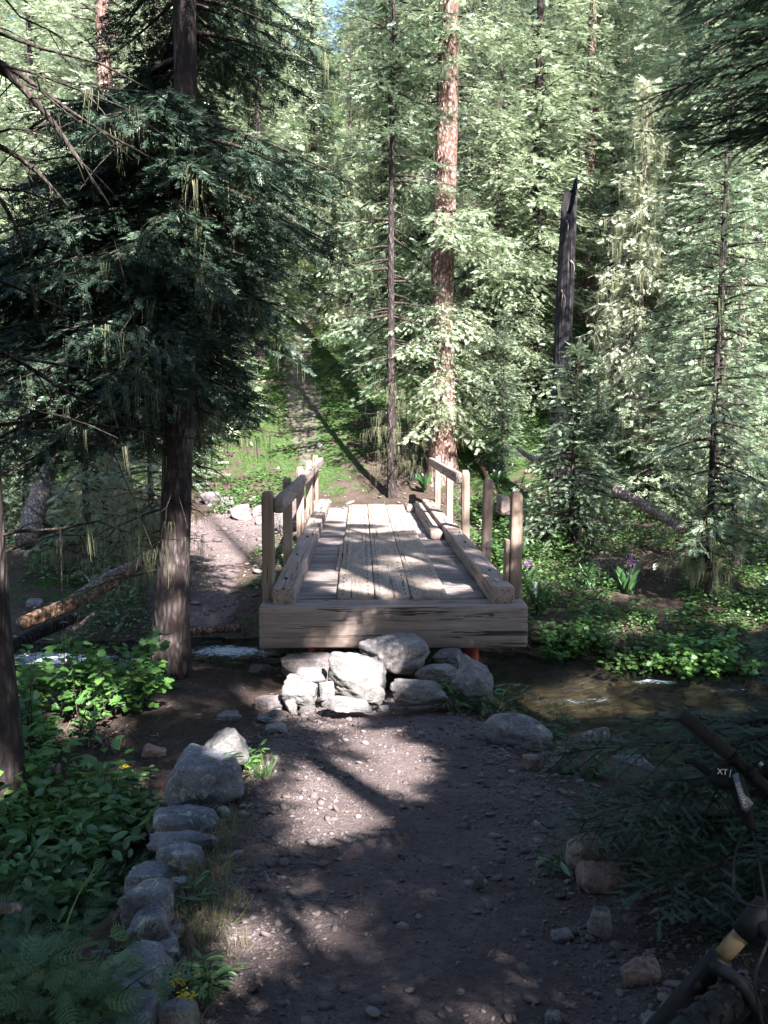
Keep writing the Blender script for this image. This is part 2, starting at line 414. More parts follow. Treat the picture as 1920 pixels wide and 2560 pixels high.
def path_mask(x, y):
    x = np.asarray(x, float); y = np.asarray(y, float); best = np.full(np.broadcast(x, y).shape, -9.)
    for pts, wd in PATHS:
        p = np.array(pts); wd = np.array(wd)
        for i in range(len(p) - 1):
            a, b = p[i], p[i + 1]; d = b - a; t = np.clip(((x - a[0]) * d[0] + (y - a[1]) * d[1]) / (d @ d), 0, 1)
            dist = np.hypot(x - a[0] - t * d[0], y - a[1] - t * d[1]); best = np.maximum(best, (wd[i] * (1 - t) + wd[i + 1] * t) - dist)
    return best   # metres inside the path edge
def height(x, y):
    x = np.asarray(x, float); y = np.asarray(y, float)
    cy = np.interp(x, CX, CY); hw = np.interp(x, CX, CH)
    s = y - (cy + hw)                       # beyond the far bank
    t = (cy - hw) - y                       # this side of the near bank
    far = np.interp(s, [-.3, .05, .6, 4, 6.2, 7.2, 8.5, 10, 15, 50, 90, 300], [-1.2, -1.03, -.74, -.32, -.02, .12, .62, 1.35, 3.9, 24, 42, 66])
    near = np.interp(y, [-40, -5, 2, 6.3, 7.6, 20], [.3, .05, 0, -.58, -.72, -.8])
    # land left of the stone edging and right of the path is lower
    left = sstep(-.95, -1.35, x) * (1 - sstep(4.6, 6.4, y)) * .38
    right = sstep(1.15, 2.6, x) * sstep(1.8, 3.8, y) * .35
    near = near - left - right
    nb = sstep(-.05, .75, t) 
    near = near * nb + (WATER - .05) * (1 - nb)
    chan = WATER - .08 - .2 * np.clip(1 - ((y - cy) / hw) ** 2, 0, 1)
    z = np.where(s > 0, far, np.where(t > 0, near, chan))
    pm = path_mask(x, y); flat = sstep(-.5, .1, pm)
    amp = np.where((s > 0) | (t > 0), 1, .3)
    rough = .16 * fbm(x * .55, y * .55, 3.1, 4, 5) + .055 * fbm(x * 3.1, y * 3.1, 1.7, 3, 9)
    big = .9 * fbm(x * .11, y * .11, 9.3, 2, 2) * sstep(9, 22, s)
    edge = np.clip(np.maximum(s, t) / .6, 0, 1)
    z = z + (rough * (1 - .85 * flat) * np.where((s > 0) | (t > 0), edge, .25) + big)
    z = z + flat * edge * .018 * fbm(x * 6, y * 6, 0, 3, 21)
    return z
def hz(x, y): return float(height(x, y))
def ground_px(px, py, drop=0.0):
    """world point where the pixel's ray meets the terrain"""
    a, f, u = ray(px, py); Y = np.arange(1.0, 60, .02)
    zr = CAMZ + u / f * Y; zg = height(a / f * Y, Y) - drop
    i = np.argmax(zr < zg); Y = Y[i]; return (a / f * Y, Y, hz(a / f * Y, Y))

def axis(segs):
    out = []
    for a, b, st in segs:
        out.append(np.arange(a, b, st))
    return np.unique(np.round(np.concatenate(out + [np.array([segs[-1][1]])]), 4))
gx = axis([(-70, -25, 3), (-25, -8, .6), (-8, -3, .15), (-3, 3, .05), (3, 8, .12), (8, 25, .6), (25, 70, 3)])
gy = axis([(-40, -8, 3), (-8, 1.4, .3), (1.4, 7.5, .05), (7.5, 13, .1), (13, 30, .2), (30, 60, .8), (60, 140, 4)])
X, Y = np.meshgrid(gx, gy, indexing='ij'); Z = height(X, Y)
nx, ny = X.shape; V = np.stack([X, Y, Z], -1).reshape(-1, 3)
ii, jj = np.meshgrid(np.arange(nx - 1), np.arange(ny - 1), indexing='ij')
Fq = np.stack([ii * ny + jj, (ii + 1) * ny + jj, (ii + 1) * ny + jj + 1, ii * ny + jj + 1], -1).reshape(-1, 4)
pmv = path_mask(V[:, 0], V[:, 1]); pav = sstep(-.35, .25, pmv) * np.where((V[:, 1] > 16.3) & (V[:, 0] > -1.6), .3, np.where(V[:, 1] > 17, .5, 1.0))  # far trail pulled to dark floor colour, standing in for tree shade
cyv = np.interp(V[:, 0], CX, CY); hwv = np.interp(V[:, 0], CX, CH)
bedv = 1 - sstep(-.05, .12, np.abs(V[:, 1] - cyv) - hwv)
sv = V[:, 1] - (cyv + hwv)
mossv = .30 + .40 * sstep(6, 9.5, sv) + .25 * fbm(V[:, 0] * .3, V[:, 1] * .3, 0, 3, 44) - .35 * sstep(.6, -.5, np.abs(V[:, 0] - .4) - .9) * sstep(5.5, 8, sv) * (1 - sstep(9, 12, sv)) + .12 * (np.abs(sv) < 2)
def submesh(name, sel, label=None):
    f = Fq[sel]; u, inv = np.unique(f, return_inverse=True)
    o = mesh_np(name, V[u], inv.reshape(-1, 4), M['ground'], None, {'path': pav[u], 'moss': mossv[u], 'bed': bedv[u]}, True)
    return tag(o, kind='structure')
fm = pmv[Fq].mean(1); fbd = bedv[Fq].mean(1)
ispath = (fm > 0); isbed = (fbd > .5) & ~ispath
submesh('path', ispath); submesh('stream_bed', isbed); submesh('ground', ~ispath & ~isbed)

# water sheet
wx = np.arange(-14, 14.01, .06); wv = np.linspace(-1.12, 1.12, 64)
WX, WV = np.meshgrid(wx, wv, indexing='ij'); cyw = np.interp(WX, CX, CY); hww = np.interp(WX, CX, CH)
WY = cyw + WV * hww
rip = .035 * fbm(WX * 2.2, WY * 4.2, 0, 3, 61) + .008 * fbm(WX * 9, WY * 14, 0, 2, 63)
spots = [(-3.6, 9.3, .8, .35, .75), (-1.75, 9.6, .6, .3, .7), (-2.7, 9.2, .5, .3, .5), (1.83, 7.9, .6, .10, .50), (1.35, 8.05, .3, .06, .35), (2.04, 7.35, .35, .07, .45), (2.75, 8.45, .28, .09, .8), (3.4, 8.2, .3, .1, .45), (2.3, 6.95, .3, .06, .45)]  # white patches: foam, with sky reflection and sparkle painted in
foam_glint = np.zeros_like(WX)
for a, b, ra, rb, s in spots:
    foam_glint = np.maximum(foam_glint, s * np.exp(-((WX - a) / ra) ** 2 - ((WY - b) / rb) ** 2))
WZ = WATER + rip + .04 * foam_glint * (1 + fbm(WX * 8, WY * 8, 0, 2, 5))
n1, n2 = WX.shape; i, j = np.meshgrid(np.arange(n1 - 1), np.arange(n2 - 1), indexing='ij')
Wq = np.stack([i * n2 + j, (i + 1) * n2 + j, (i + 1) * n2 + j + 1, i * n2 + j + 1], -1).reshape(-1, 4)
tag(mesh_np('water', np.stack([WX, WY, WZ], -1), Wq, M['water'], None, {'foam_glint': foam_glint.ravel()}, True), kind='structure')

# ------------------------------------------------------------------ rocks
def ico(sub):
    import bmesh
    bm = bmesh.new(); bmesh.ops.create_icosphere(bm, subdivisions=sub, radius=1)
    v = np.array([x.co[:] for x in bm.verts]); f = np.array([[q.index for q in p.verts] for p in bm.faces]); bm.free(); return v, f
ICO4, ICOF4 = ico(5); ICO2, ICOF2 = ico(2); ICO1, ICOF1 = ico(1)
def rock_shape(seed, dv=None, planes=8, rough=.05, angular=.5):
    rs = np.random.RandomState(seed); D = ICO4 if dv is None else dv
    N = rs.normal(size=(planes, 3)); N[:, 2] *= .8; N /= np.linalg.norm(N, axis=1)[:, None]
    N = np.vstack([N, [[0, 0, 1], [0, 0, -1], [.97, .1, .2], [-.97, .1, -.1], [.1, -.98, .1], [.1, .98, 0]]]); N /= np.linalg.norm(N, axis=1)[:, None]
    off = rs.uniform(.72, 1.0, len(N)); dp = D @ N.T
    r = np.where(dp > .05, off / np.maximum(dp, .05), 9.)
    k = 75.0; rr = -np.log(np.exp(-k * np.minimum(r, 3)).sum(1)) / k     # soft minimum = slightly rounded edges
    rr = rr * angular + (1 - angular) * rr.mean() * 1.0
    P = D * rr[:, None]
    nn = fbm(D[:, 0] * 1.8, D[:, 1] * 1.8, D[:, 2] * 1.8, 4, seed) * rough * 2.2 + fbm(D[:, 0] * 9, D[:, 1] * 9, D[:, 2] * 9, 3, seed + 3) * rough * .8
    P = P * (1 + nn)[:, None]
    P /= np.abs(P).max(0)[None]
    return P
WG = 'stone edging along the left of the path'
def rock(name, rect, label, mat='rock', Y=None, seed=1, dep=.8, rz=0., angular=.88, tilt=0., sink=.12, group=None, cat='rock', planes=9, thick=None, rough=.085):
    if group == WG: rect = (rect[0] - 8, rect[1] - 5, rect[2] + 8, rect[3] + 6); dep = dep * 1.15; angular = max(angular, .8); rz = rz or math.sin(seed * 7.3) * .25; tilt = tilt or math.sin(seed * 3.1) * .12
    x0, y0, x1, y1 = rect; px = (x0 + x1) / 2
    if Y is None:
        g = ground_px(px, y1 - .04 * (y1 - y0)); Yf = g[1]
    else: Yf = Y
    a, f, u = ray(px, (y0 + y1) / 2); th = math.atan2(-u, f)
    W = (x1 - x0) / F_PX * Yf / f * 1.0
    D = W * dep; app = (y1 - y0) / F_PX * Yf / (f * math.cos(th))
    h = (app - .55 * D * math.sin(th)) / math.cos(th)
    if thick: h = thick
    if h < .3 * W * .6: h = max(h, .16 * W); 
    Yc = Yf + D * .35
    c = np.array(at(px, (y0 + y1) / 2, Yc))
    P = rock_shape(seed, None, planes, rough, angular) * np.array([W / 2, D / 2, h / 2 * (1 + sink)])
    ca, sa = math.cos(tilt), math.sin(tilt); P = np.stack([P[:, 0] * ca - P[:, 2] * sa, P[:, 1], P[:, 0] * sa + P[:, 2] * ca], -1)
    P[:, 2] -= h * sink * .5
    o = mesh_np(name, P, ICOF4, M[mat], None, None, True)
    o.location = c; o.rotation_euler = (0, 0, rz)
    return tag(o, label, cat, group)
BR = 'stones heaped under the near end of the bridge'
rock('boulder', (893, 1578, 1083, 1676), 'large rounded grey boulder wedged against the middle of the bridge beam', 'rock', 7.0, 11, .7, group=BR, tilt=-.05)
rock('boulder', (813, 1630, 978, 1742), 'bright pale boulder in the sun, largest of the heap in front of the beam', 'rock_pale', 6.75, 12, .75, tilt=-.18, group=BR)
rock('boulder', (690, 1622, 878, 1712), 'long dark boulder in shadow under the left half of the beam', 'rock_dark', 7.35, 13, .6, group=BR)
rock('rock', (703, 1690, 806, 1766), 'bright sunlit rock at the left corner of the heap by the bridge', 'rock_pale', 6.5, 14, .8, group=BR, tilt=-.3)
rock('rock', (737, 1668, 820, 1712), 'flat grey rock behind the bright left corner rock', 'rock', 6.85, 15, .8, group=BR)
rock('rock', (797, 1700, 838, 1748), 'small upright brownish rock wedged left of the bright boulder', 'rock', 6.5, 16, .7, group=BR)
rock('rock_slab', (801, 1738, 934, 1774), 'thin flat slab lying at the foot of the bright boulder', 'rock', 6.25, 17, .55, group=BR)
rock('rock', (912, 1713, 968, 1764), 'pale wedge rock right of the slab at the foot of the heap', 'rock_pale', 6.45, 18, .7, group=BR, tilt=.4)
rock('rock_slab', (974, 1698, 1122, 1766), 'broad flat-topped block like a step in front of the beam', 'rock', 6.35, 19, .5, group=BR, angular=.95)
rock('rock_slab', (1035, 1660, 1156, 1706), 'flat shaded slab lying behind the step block', 'rock', 6.85, 20, .6, group=BR, angular=.95)
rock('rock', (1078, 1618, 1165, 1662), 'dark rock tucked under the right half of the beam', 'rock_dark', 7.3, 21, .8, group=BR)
rock('boulder', (1115, 1650, 1246, 1768), 'grey boulder leaning at the right end of the heap by the water', 'rock', 6.5, 22, .7, group=BR, tilt=-.5, angular=.9)
rock('rock', (713, 1746, 744, 1785), 'small white egg-shaped stone standing left of the heap', 'rock_pale', None, 23, .8, tilt=.4)
rock('rock_slab', (644, 1780, 722, 1808), 'flat grey stone lying left of the small white stone', 'rock', None, 24, .8)
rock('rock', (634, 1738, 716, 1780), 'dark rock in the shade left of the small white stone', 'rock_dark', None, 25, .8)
rock('rock_slab', (618, 1662, 698, 1696), 'wet flat-topped rock at the stream edge left of the bridge', 'rock_dark', 7.9, 26, .8)
rock('rock_slab', (662, 1806, 720, 1836), 'flat pale stone on the dirt below the heap', 'rock', None, 27, .9)
rock('rock', (540, 1776, 604, 1806), 'low grey stone in the shaded dirt near the big spruce', 'rock', None, 28, .9)
rock('boulder', (1198, 1776, 1385, 1872), 'smooth oval purple-grey boulder at the right edge of the path', 'rock', None, 29, .62, rz=-.45, angular=.35, tilt=-.12)
rock('rock', (1365, 1874, 1430, 1936), 'grey rock above the fir branches, right of the path edge', 'rock', None, 30, .8)
rock('rock', (1300, 1886, 1354, 1928), 'brown stone in the gravel left of the grey rock', 'rock_red', None, 31, .8)
rock('rock_slab', (1513, 1874, 1627, 1934), 'flat dark slate slab jutting over the stream', 'rock', 5.6, 32, .9, angular=.98, thick=.05, planes=5, rough=.02)
rock('boulder', (1415, 2090, 1520, 2180), 'brown boulder half hidden by the fir branches', 'rock_red', None, 33, .9)
rock('boulder', (1432, 2155, 1568, 2238), 'cracked reddish boulder below the brown one at the path edge', 'rock_red', None, 34, .8)
rock('rock', (1463, 2270, 1530, 2352), 'blue-grey rock under the lower fir branches', 'rock', None, 35, .8)
rock('rock', (1375, 2326, 1434, 2360), 'small flat rock lying on the dirt before the fir branches', 'rock', None, 36, .8)
rock('rock', (1550, 2388, 1650, 2470), 'reddish lichen rock by the front wheel of the bicycle', 'rock_red', None, 37, .8)
rock('rock', (1600, 2530, 1700, 2600), 'pale rock at the bottom edge beside the bicycle tyre', 'rock_pale', None, 38, .8)
rock('rock', (1360, 2526, 1406, 2566), 'small pale stone at the bottom edge of the path', 'rock_pale', None, 39, .9)
rock('rock', (1182, 2184, 1212, 2228), 'upright grey stone lying alone on the right of the path', 'rock', None, 40, .8)
rock('rock', (1336, 2150, 1368, 2170), 'small pinkish-white stone on the path near the fir', 'rock_pale', None, 41, .8)
WG = 'stone edging along the left of the path'
rock('boulder', (416, 1872, 608, 2020), 'largest blue-grey boulder heading the stone edging', 'rock_lichen', None, 50, .95, group=WG, angular=.6)
rock('rock', (518, 1830, 614, 1915), 'white-topped pointed rock behind the largest edging boulder', 'rock_pale', 4.75, 51, .9, group=WG, tilt=.5)
rock('rock', (383, 2016, 546, 2090), 'wide purple-grey block just below the largest edging boulder', 'rock_lichen', None, 52, .6, group=WG)
rock('rock_slab', (377, 2078, 542, 2126), 'narrow pale-edged slab set on edge in the edging, upper one of two', 'rock_lichen', None, 53, .35, group=WG, tilt=.06)
rock('rock_slab', (377, 2117, 516, 2184), 'narrow pale-edged slab set on edge in the edging, lower one of two', 'rock_lichen', None, 54, .4, group=WG, tilt=-.12)
rock('rock', (325, 2160, 438, 2218), 'low grey stone of the edging below the two slabs', 'rock_lichen', None, 55, .8, group=WG)
rock('rock', (312, 2198, 448, 2302), 'round speckled stone midway down the edging', 'rock_lichen', None, 56, .85, group=WG, angular=.5)
rock('rock', (318, 2272, 432, 2395), 'speckled stone with two yellow lichen spots in the edging', 'rock_lichen', None, 57, .9, group=WG, angular=.6)
rock('rock', (335, 2352, 446, 2428), 'rough dark-pitted stone under the yellow-spotted one', 'rock_lichen', None, 58, .9, group=WG)
rock('boulder', (250, 2395, 425, 2520), 'large whitish crusted stone near the bottom of the edging', 'rock_lichen', None, 59, .9, group=WG)
rock('boulder', (262, 2495, 412, 2610), 'white lichen-covered stone lowest in the edging', 'rock_lichen', None, 60, .9, group=WG)
rock('rock', (325, 2045, 392, 2120), 'dark rock leaning against the outside of the edging', 'rock_dark', None, 61, .8)
rock('rock', (228, 2380, 286, 2456), 'blue-grey rock sunk among the ferny leaves', 'rock', None, 62, .8)
rock('rock', (404, 2508, 506, 2590), 'flat dark rock right of the lowest edging stones', 'rock_dark', None, 63, .8)
rock('rock', (350, 1862, 420, 1900), 'brownish rock in shade behind the edging boulder', 'rock_red', None, 64, .9)
rock('rock', (100, 1908, 154, 1946), 'rust-orange stone among the left shrubs', 'rock_red', None, 65, .9)
re_ = random.Random(9)
for k, (px, py) in enumerate(((452, 2100), (398, 2190), (452, 2215), (335, 2240), (440, 2330), (330, 2400), (300, 2300), (455, 2440), (430, 2480), (240, 2520), (560, 2030), (420, 2040))):
    q = re_.uniform(16, 26); rock('rock', (px - q, py - q * .8, px + q, py + q * .8), 'small stone packed between the larger edging stones', 'rock_lichen' if k % 3 else 'rock_dark', None, 300 + k, .9, rz=re_.uniform(0, 3), tilt=re_.uniform(-.4, .4), group='small stones packed into the path edging')
for k, (px, py) in enumerate(((770, 1778), (960, 1776), (1010, 1778), (690, 1790))):
    q = re_.uniform(14, 24); rock('rock', (px - q, py - q * .7, px + q, py + q * .7), 'small stone lying among the heap of stones at the bridge end', 'rock' if k % 3 else 'rock_dark', None if py > 1740 else 6.9, 330 + k, .9, rz=re_.uniform(0, 3), group='small stones in the heap at the bridge')
# rocks across the stream, left of the bridge
FB = 'tumbled rocks on the far bank left of the bridge'
for k, (r_, l_, m_) in enumerate([((575, 1258, 632, 1302), 'grey rock below the sunny trail across the stream', 'rock'), ((548, 1240, 585, 1276), 'sunlit white rock at the edge of the sunny trail', 'rock_pale'),
        ((628, 1262, 668, 1290), 'bright rock just left of the first handrail post', 'rock_pale'), ((640, 1290, 668, 1316), 'small pale rock under the bright one by the handrail post', 'rock_pale'),
        ((500, 1225, 552, 1262), 'dark rock left of the sunlit white rock', 'rock_dark'), ((690, 1265, 735, 1345), 'grey rock seen between the left handrail posts', 'rock')]):
    rock('rock', r_, l_, m_, None, 70 + k, .8, group=FB)
rock('rock', (788, 1104, 812, 1124), 'white rock on the slope beside the climbing trail', 'rock_pale', None, 80, .8)
rock('rock', (30, 1222, 76, 1290), 'grey rock behind the leaning dead log', 'rock', None, 81, .8)
rock('rock', (62, 1496, 110, 1516), 'small grey rock on the bank near the fallen logs', 'rock', None, 82, .8)
rock('rock', (1606, 1542, 1640, 1562), 'grey stone on the sunlit bare bank across the stream', 'rock', None, 83, .8)

# ------------------------------------------------------------------ gravel and litter (uncountable)
rs = np.random.RandomState(3)
def scatter_stones(name, n, xr, yr, size, accept, seed, mat):
    r = np.random.RandomState(seed); x = r.uniform(*xr, n); y = r.uniform(*yr, n); k = accept(x, y, r); x, y = x[k], y[k]; n = len(x)
    s = size[0] * (1 + r.pareto(size[2], n)); s = np.minimum(s, size[1]); z = height(x, y) + s * .12
    acc = Acc()
    for t in range(6):
        sel = np.arange(n) % 6 == t; m = sel.sum(); tv = rock_shape(100 + t + seed, ICO1, 7, .08, .95) * np.array([.5, .37, .17])
        a = r.uniform(0, 6.28, m); el = r.normal(0, .3, m); D = np.stack([np.cos(a), np.sin(a), el], -1)
        Vv, Ff, A = instance(tv, ICOF1, np.stack([x[sel], y[sel], z[sel]], -1), frames(D, roll=r.normal(0, .35, m)), s[sel], r.beta(1.6, 2.2, m)); acc.add(Vv, Ff, A)
    return acc.build(name, M[mat])
def near_path(x, y, r): 
    p = path_mask(x, y); e = np.exp(-((np.abs(x - .15) - .68) / .28) ** 2)
    return (p > -.35) & (r.uniform(size=len(x)) < np.clip(.28 + .75 * e + .25 * fbm(x * 2, y * 2, 0, 3, 7), .05, 1))
tag(scatter_stones('gravel', 46000, (-1.4, 1.7), (1.5, 7.2), (.008, .06, 2.3), near_path, 5, 'pebble'), 'loose grey gravel scattered over the dirt path', 'gravel', kind='stuff')
def far_ok(x, y, r):
    p = path_mask(x, y); c = np.abs(y - np.interp(x, CX, CY)) - np.interp(x, CX, CH)
    return ((p > -.5) & (y > 9) & ((y < 16.5) | (r.uniform(size=len(x)) < .2))) | ((np.abs(c) < .45) & (np.abs(x) < 6))
tag(scatter_stones('bank_stones', 16000, (-6, 6), (5.2, 22), (.03, .22, 2.4), far_ok, 9, 'pebble'), 'small stones strewn along the stream banks and far trail', 'stones', kind='stuff')
# litter: twigs, bark crumbs, needles
TV = np.array([[-.5, -.04, 0], [.5, -.03, .02], [.5, .03, .02], [-.5, .04, 0], [0, 0, .05.__float__()]]); TF = np.array([[0, 1, 4], [1, 2, 4], [2, 3, 4], [3, 0, 4]])
n = 22000; x = rs.uniform(-4.5, 4, n); y = 1.5 + 13 * rs.uniform(size=n) ** 1.3; keep = (np.abs(y - np.interp(x, CX, CY)) > np.interp(x, CX, CH)) & (rs.uniform(size=n) < np.where(path_mask(x, y) > .1, .10, 1)); x, y = x[keep], y[keep]; n = len(x)
a = rs.uniform(0, 6.28, n); D = np.stack([np.cos(a), np.sin(a), rs.normal(0, .15, n)], -1)
acc = Acc(); Vv, Ff, A = instance(TV, TF, np.stack([x, y, height(x, y) + .004], -1), frames(D), .015 + .05 * rs.uniform(size=n) ** 3, rs.uniform(size=n)); acc.add(Vv, Ff, A)
tag(acc.build('forest_litter', M['litter']), 'brown needle and bark litter on the shaded ground', 'litter', kind='stuff')

# ------------------------------------------------------------------ bridge
def timber(L, W, H, seg=None, noise=.004, bev=.010, seed=0, axis=0, parent=None, name='timber', mat='wood_x', loc=(0, 0, 0), worn=0., cham=0.):
    """rounded rectangular log along the given local axis, with worn, uneven faces and edges"""
    seg = seg or max(4, int(L / .06)); t = np.linspace(-L / 2, L / 2, seg + 1)
    t = np.concatenate([[-L / 2], t[:1] + bev * .6, t[1:-1], t[-1:] - bev * .6, [L / 2]])
    w, h, b = W / 2, H / 2, bev
    def edge(a, c, n): return [(a[0] + (c[0] - a[0]) * i / n, a[1] + (c[1] - a[1]) * i / n) for i in range(n)]
    corners = [(w - b, -h), (w, -h + b), (w, h - b), (w - b, h), (-w + b, h), (-w, h - b), (-w, -h + b), (-w + b, -h)]
    prof = []
    for i in range(8):
        prof += edge(corners[i], corners[(i + 1) % 8], 1 if i % 2 == 0 else 5)
    prof = np.array(prof); m = len(prof)
    Vx = np.repeat(t, m); Vy = np.tile(prof[:, 0], len(t)); Vz = np.tile(prof[:, 1], len(t))
    endi = np.repeat(np.r_[[0], np.ones(len(t) - 2), [0]], m); sc = np.where(endi == 0, 1 - bev * .9 / min(w, h), 1.0)
    Vy = Vy * sc; Vz = Vz * sc
    d1 = fbm(Vx * 1.6, Vy * 12, Vz * 12, 3, seed) * noise * 2 + fbm(Vx * 9, Vy * 30, Vz * 30, 2, seed + 5) * noise * .6
    d2 = fbm(Vx * 1.4 + 7, Vy * 12, Vz * 12 + 3, 3, seed + 9) * noise * 2
    Vy = Vy + d1 * np.sign(Vy); Vz = Vz + d2 * np.sign(Vz)
    if worn: 
        c = (np.abs(Vy) > w * .75) & (Vz > h * .5); Vz = np.where(c, Vz - worn * np.clip(fbm(Vx * 3, 0 * Vx, np.sign(Vy) * 3, 3, seed + 2) + .25, 0, 1), Vz)
    if cham:  # rounded top end (positive t end)
        k = np.clip((Vx - (L / 2 - cham)) / cham, 0, 1); Vy = Vy * (1 - .3 * k); Vz = Vz * (1 - .12 * k)
    Vv = np.stack([Vx, Vy, Vz], -1)
    if axis == 1: Vv = np.stack([-Vv[:, 1], Vv[:, 0], Vv[:, 2]], -1)
    if axis == 2: Vv = np.stack([Vv[:, 1], -Vv[:, 2] * 1.0, Vv[:, 0]], -1); 
    k = len(t); i, j = np.meshgrid(np.arange(k - 1), np.arange(m), indexing='ij'); j2 = (j + 1) % m
    Q = np.stack([i * m + j, (i + 1) * m + j, (i + 1) * m + j2, i * m + j2], -1).reshape(-1, 4)
    if axis == 2: Q = Q[:, ::-1]
    me_faces = [Q, np.arange(m)[None, ::1], (np.arange(m)[::-1] + (k - 1) * m)[None]]
    o = mesh_np(name, Vv, me_faces, M[mat], parent, None, False)
    import bmesh
    bm = bmesh.new(); bm.from_mesh(o.data); bmesh.ops.recalc_face_normals(bm, faces=bm.faces); bm.to_mesh(o.data); bm.free()
    o.location = loc; return o

bridge = empty('footbridge', (.089, 7.5, 0.0), R(1.53), 'weathered wooden footbridge with two timber kerbs and broken right handrail over the stream', 'bridge')
B = bridge
timber(2.40, .30, .385, noise=.006, bev=.014, seed=1, parent=B, name='end_beam', mat='wood_x', loc=(0, .15, -.186))
timber(2.40, .30, .36, noise=.006, bev=.014, seed=2, parent=B, name='end_beam', mat='wood_x', loc=(0, 9.1, -.21))
# steel girders
for u_ in (-.74, .74):
    acc = Acc()
    for (a, b, c, d) in ((-.07, .07, -.39, -.405 + .0), (-.008, .008, -.405, -.62), (-.07, .07, -.62, -.635)):
        x0, x1, z1, z0 = a + u_, b + u_, c, d
        vv = [(x, y, z) for x in (x0, x1) for y in (.22, 9.2) for z in (z0, z1)]
        acc.add(vv, np.array([[0, 1, 3, 2], [4, 6, 7, 5], [0, 4, 5, 1], [2, 3, 7, 6], [0, 2, 6, 4], [1, 5, 7, 3]]))
    vv = [(x, y, z) for x in (u_ - .035, u_ + .035) for y in (.10, .16) for z in (-.70, -.385)]
    acc.add(vv, np.array([[0, 1, 3, 2], [4, 6, 7, 5], [0, 4, 5, 1], [2, 3, 7, 6], [0, 2, 6, 4], [1, 5, 7, 3]]))
    acc.build('girder', M['redpaint'], B)
# cross planks
rp = random.Random(4); v = .30; k = 0
while v < 8.95:
    wd = rp.choice([.14, .17, .2, .2, .23]); 
    timber(2.02 + rp.uniform(-.03, .03), wd - rp.uniform(.004, .018), .07, seg=22, noise=.004, bev=.006, seed=20 + k, parent=B, name='deck_plank', mat='wood_deck', loc=(rp.uniform(-.01, .01), v + wd / 2, -.055 + rp.uniform(-.004, .004)))
    v += wd; k += 1
# running planks
for i, (c, wd, L, y0) in enumerate([(-.345, .345, 8.7, .30), (.005, .33, 8.85, .28), (.345, .335, 8.7, .25)]):
    timber(L, wd + .002, .05, seg=120, noise=.005, bev=.006, seed=60 + i, axis=1, parent=B, name='running_plank', mat='wood_run', loc=(c, y0 + L / 2, .007 + .002 * i), worn=.006)
# broken split edge pieces on left of running planks
timber(1.9, .05, .03, seg=40, noise=.008, bev=.006, seed=66, axis=1, parent=B, name='plank_splinter', mat='wood_run', loc=(-.548, 2.9, .0), worn=.01)
# kerbs
timber(8.75, .205, .165, seg=160, noise=.004, bev=.009, seed=70, axis=1, parent=B, name='kerb', mat='wood_y', loc=(-.985, .10 + 4.38, .075), worn=.007)
timber(4.85, .205, .17, seg=90, noise=.004, bev=.01, seed=71, axis=1, parent=B, name='kerb', mat='wood_y', loc=(.985, .08 + 2.42, .078), worn=.006)
timber(4.0, .19, .15, seg=80, noise=.004, bev=.01, seed=72, axis=1, parent=B, name='kerb', mat='wood_y', loc=(.975, 4.95 + 2.0, .068), worn=.006)
timber(4.2, .17, .11, seg=80, noise=.004, bev=.014, seed=73, axis=1, parent=B, name='loose_timber', mat='wood_y', loc=(.775, 4.45 + 2.1, .036), worn=.006)
timber(.55, .14, .10, seg=12, noise=.006, bev=.014, seed=74, axis=1, parent=B, name='timber_block', mat='wood_y', loc=(.61, 8.35, .033))
# bolts on kerbs
def bolt(x, y, z):
    acc = Acc(); add_tube(acc, [(0, 0, -.005), (0, 0, .004)], [.02, .02], 14); add_tube(acc, [(0, 0, .004), (0, 0, .014)], [.011, .010], 6)
    o = acc.build('bolt', M['blackmetal'], B); o.location = (x, y, z)
for y_ in (.55, 2.0, 3.5, 5.2, 7.0, 8.5): bolt(-.985 + rp.uniform(-.03, .03), y_, .158)
for y_ in (.9, 2.9, 4.6): bolt(.985, y_, .163)
for y_ in (5.4, 7.4): bolt(.975, y_, .143)
# nails along running planks ends (small dark heads)
acc = Acc()
for c in (-.345, .005, .345):
    for s_ in (-.12, .12):
        for y_ in np.arange(.4, 8.9, .2):
            add_tube(acc, [(c + s_ + rp.uniform(-.01, .01), y_ + rp.uniform(-.02, .02), .032), (c + s_, y_, .0385)], [.006, .006], 6)
nl = acc.build('plank_nails', M['blackmetal'], B); nl['kind'] = 'stuff'
# posts
def post(x, y, top, seed, lean=0, w=.105, d=.13):
    L = top + .42
    return timber(L, w, d, seg=26, noise=.003, bev=.008, seed=seed, axis=2, parent=B, name='handrail_post', mat='wood_post', loc=(x, y, top - L / 2), cham=.05)
for i, d_ in enumerate([7.9, 10.0, 12.1, 14.2, 16.2]): post(-1.15, d_ - 7.5, 1.0 - .015 * (i % 2), 80 + i)
for i, d_ in enumerate([7.9, 9.75, 11.75, 13.9, 16.1]): 
    p = post(1.15, d_ - 7.5, (.99, .985, .97, .98, .98)[i], 90 + i); p.rotation_euler = (0, (.0, .02, -.01, .0, 0)[i], 0)
timber(.62, .045, .11, seg=12, noise=.004, bev=.008, seed=97, axis=2, parent=B, name='post_splice', mat='wood_post', loc=(1.068, .40, .24))
# rails
rl = timber(8.5, .085, .15, seg=120, noise=.004, bev=.010, seed=100, axis=1, parent=B, name='handrail', mat='wood_y', loc=(-1.048, .36 + 4.25, .875), worn=.005)
rr_ = timber(4.75, .085, .15, seg=70, noise=.005, bev=.010, seed=101, axis=1, parent=B, name='handrail', mat='wood_y', loc=(1.048, 4.22 + 2.35, .865), worn=.005)
# broken rail stub on the nearest right post
st = timber(.30, .085, .17, seg=10, noise=.006, bev=.012, seed=102, axis=1, parent=B, name='broken_rail_stub', mat='wood_y', loc=(1.045, .50, .86), worn=.008)

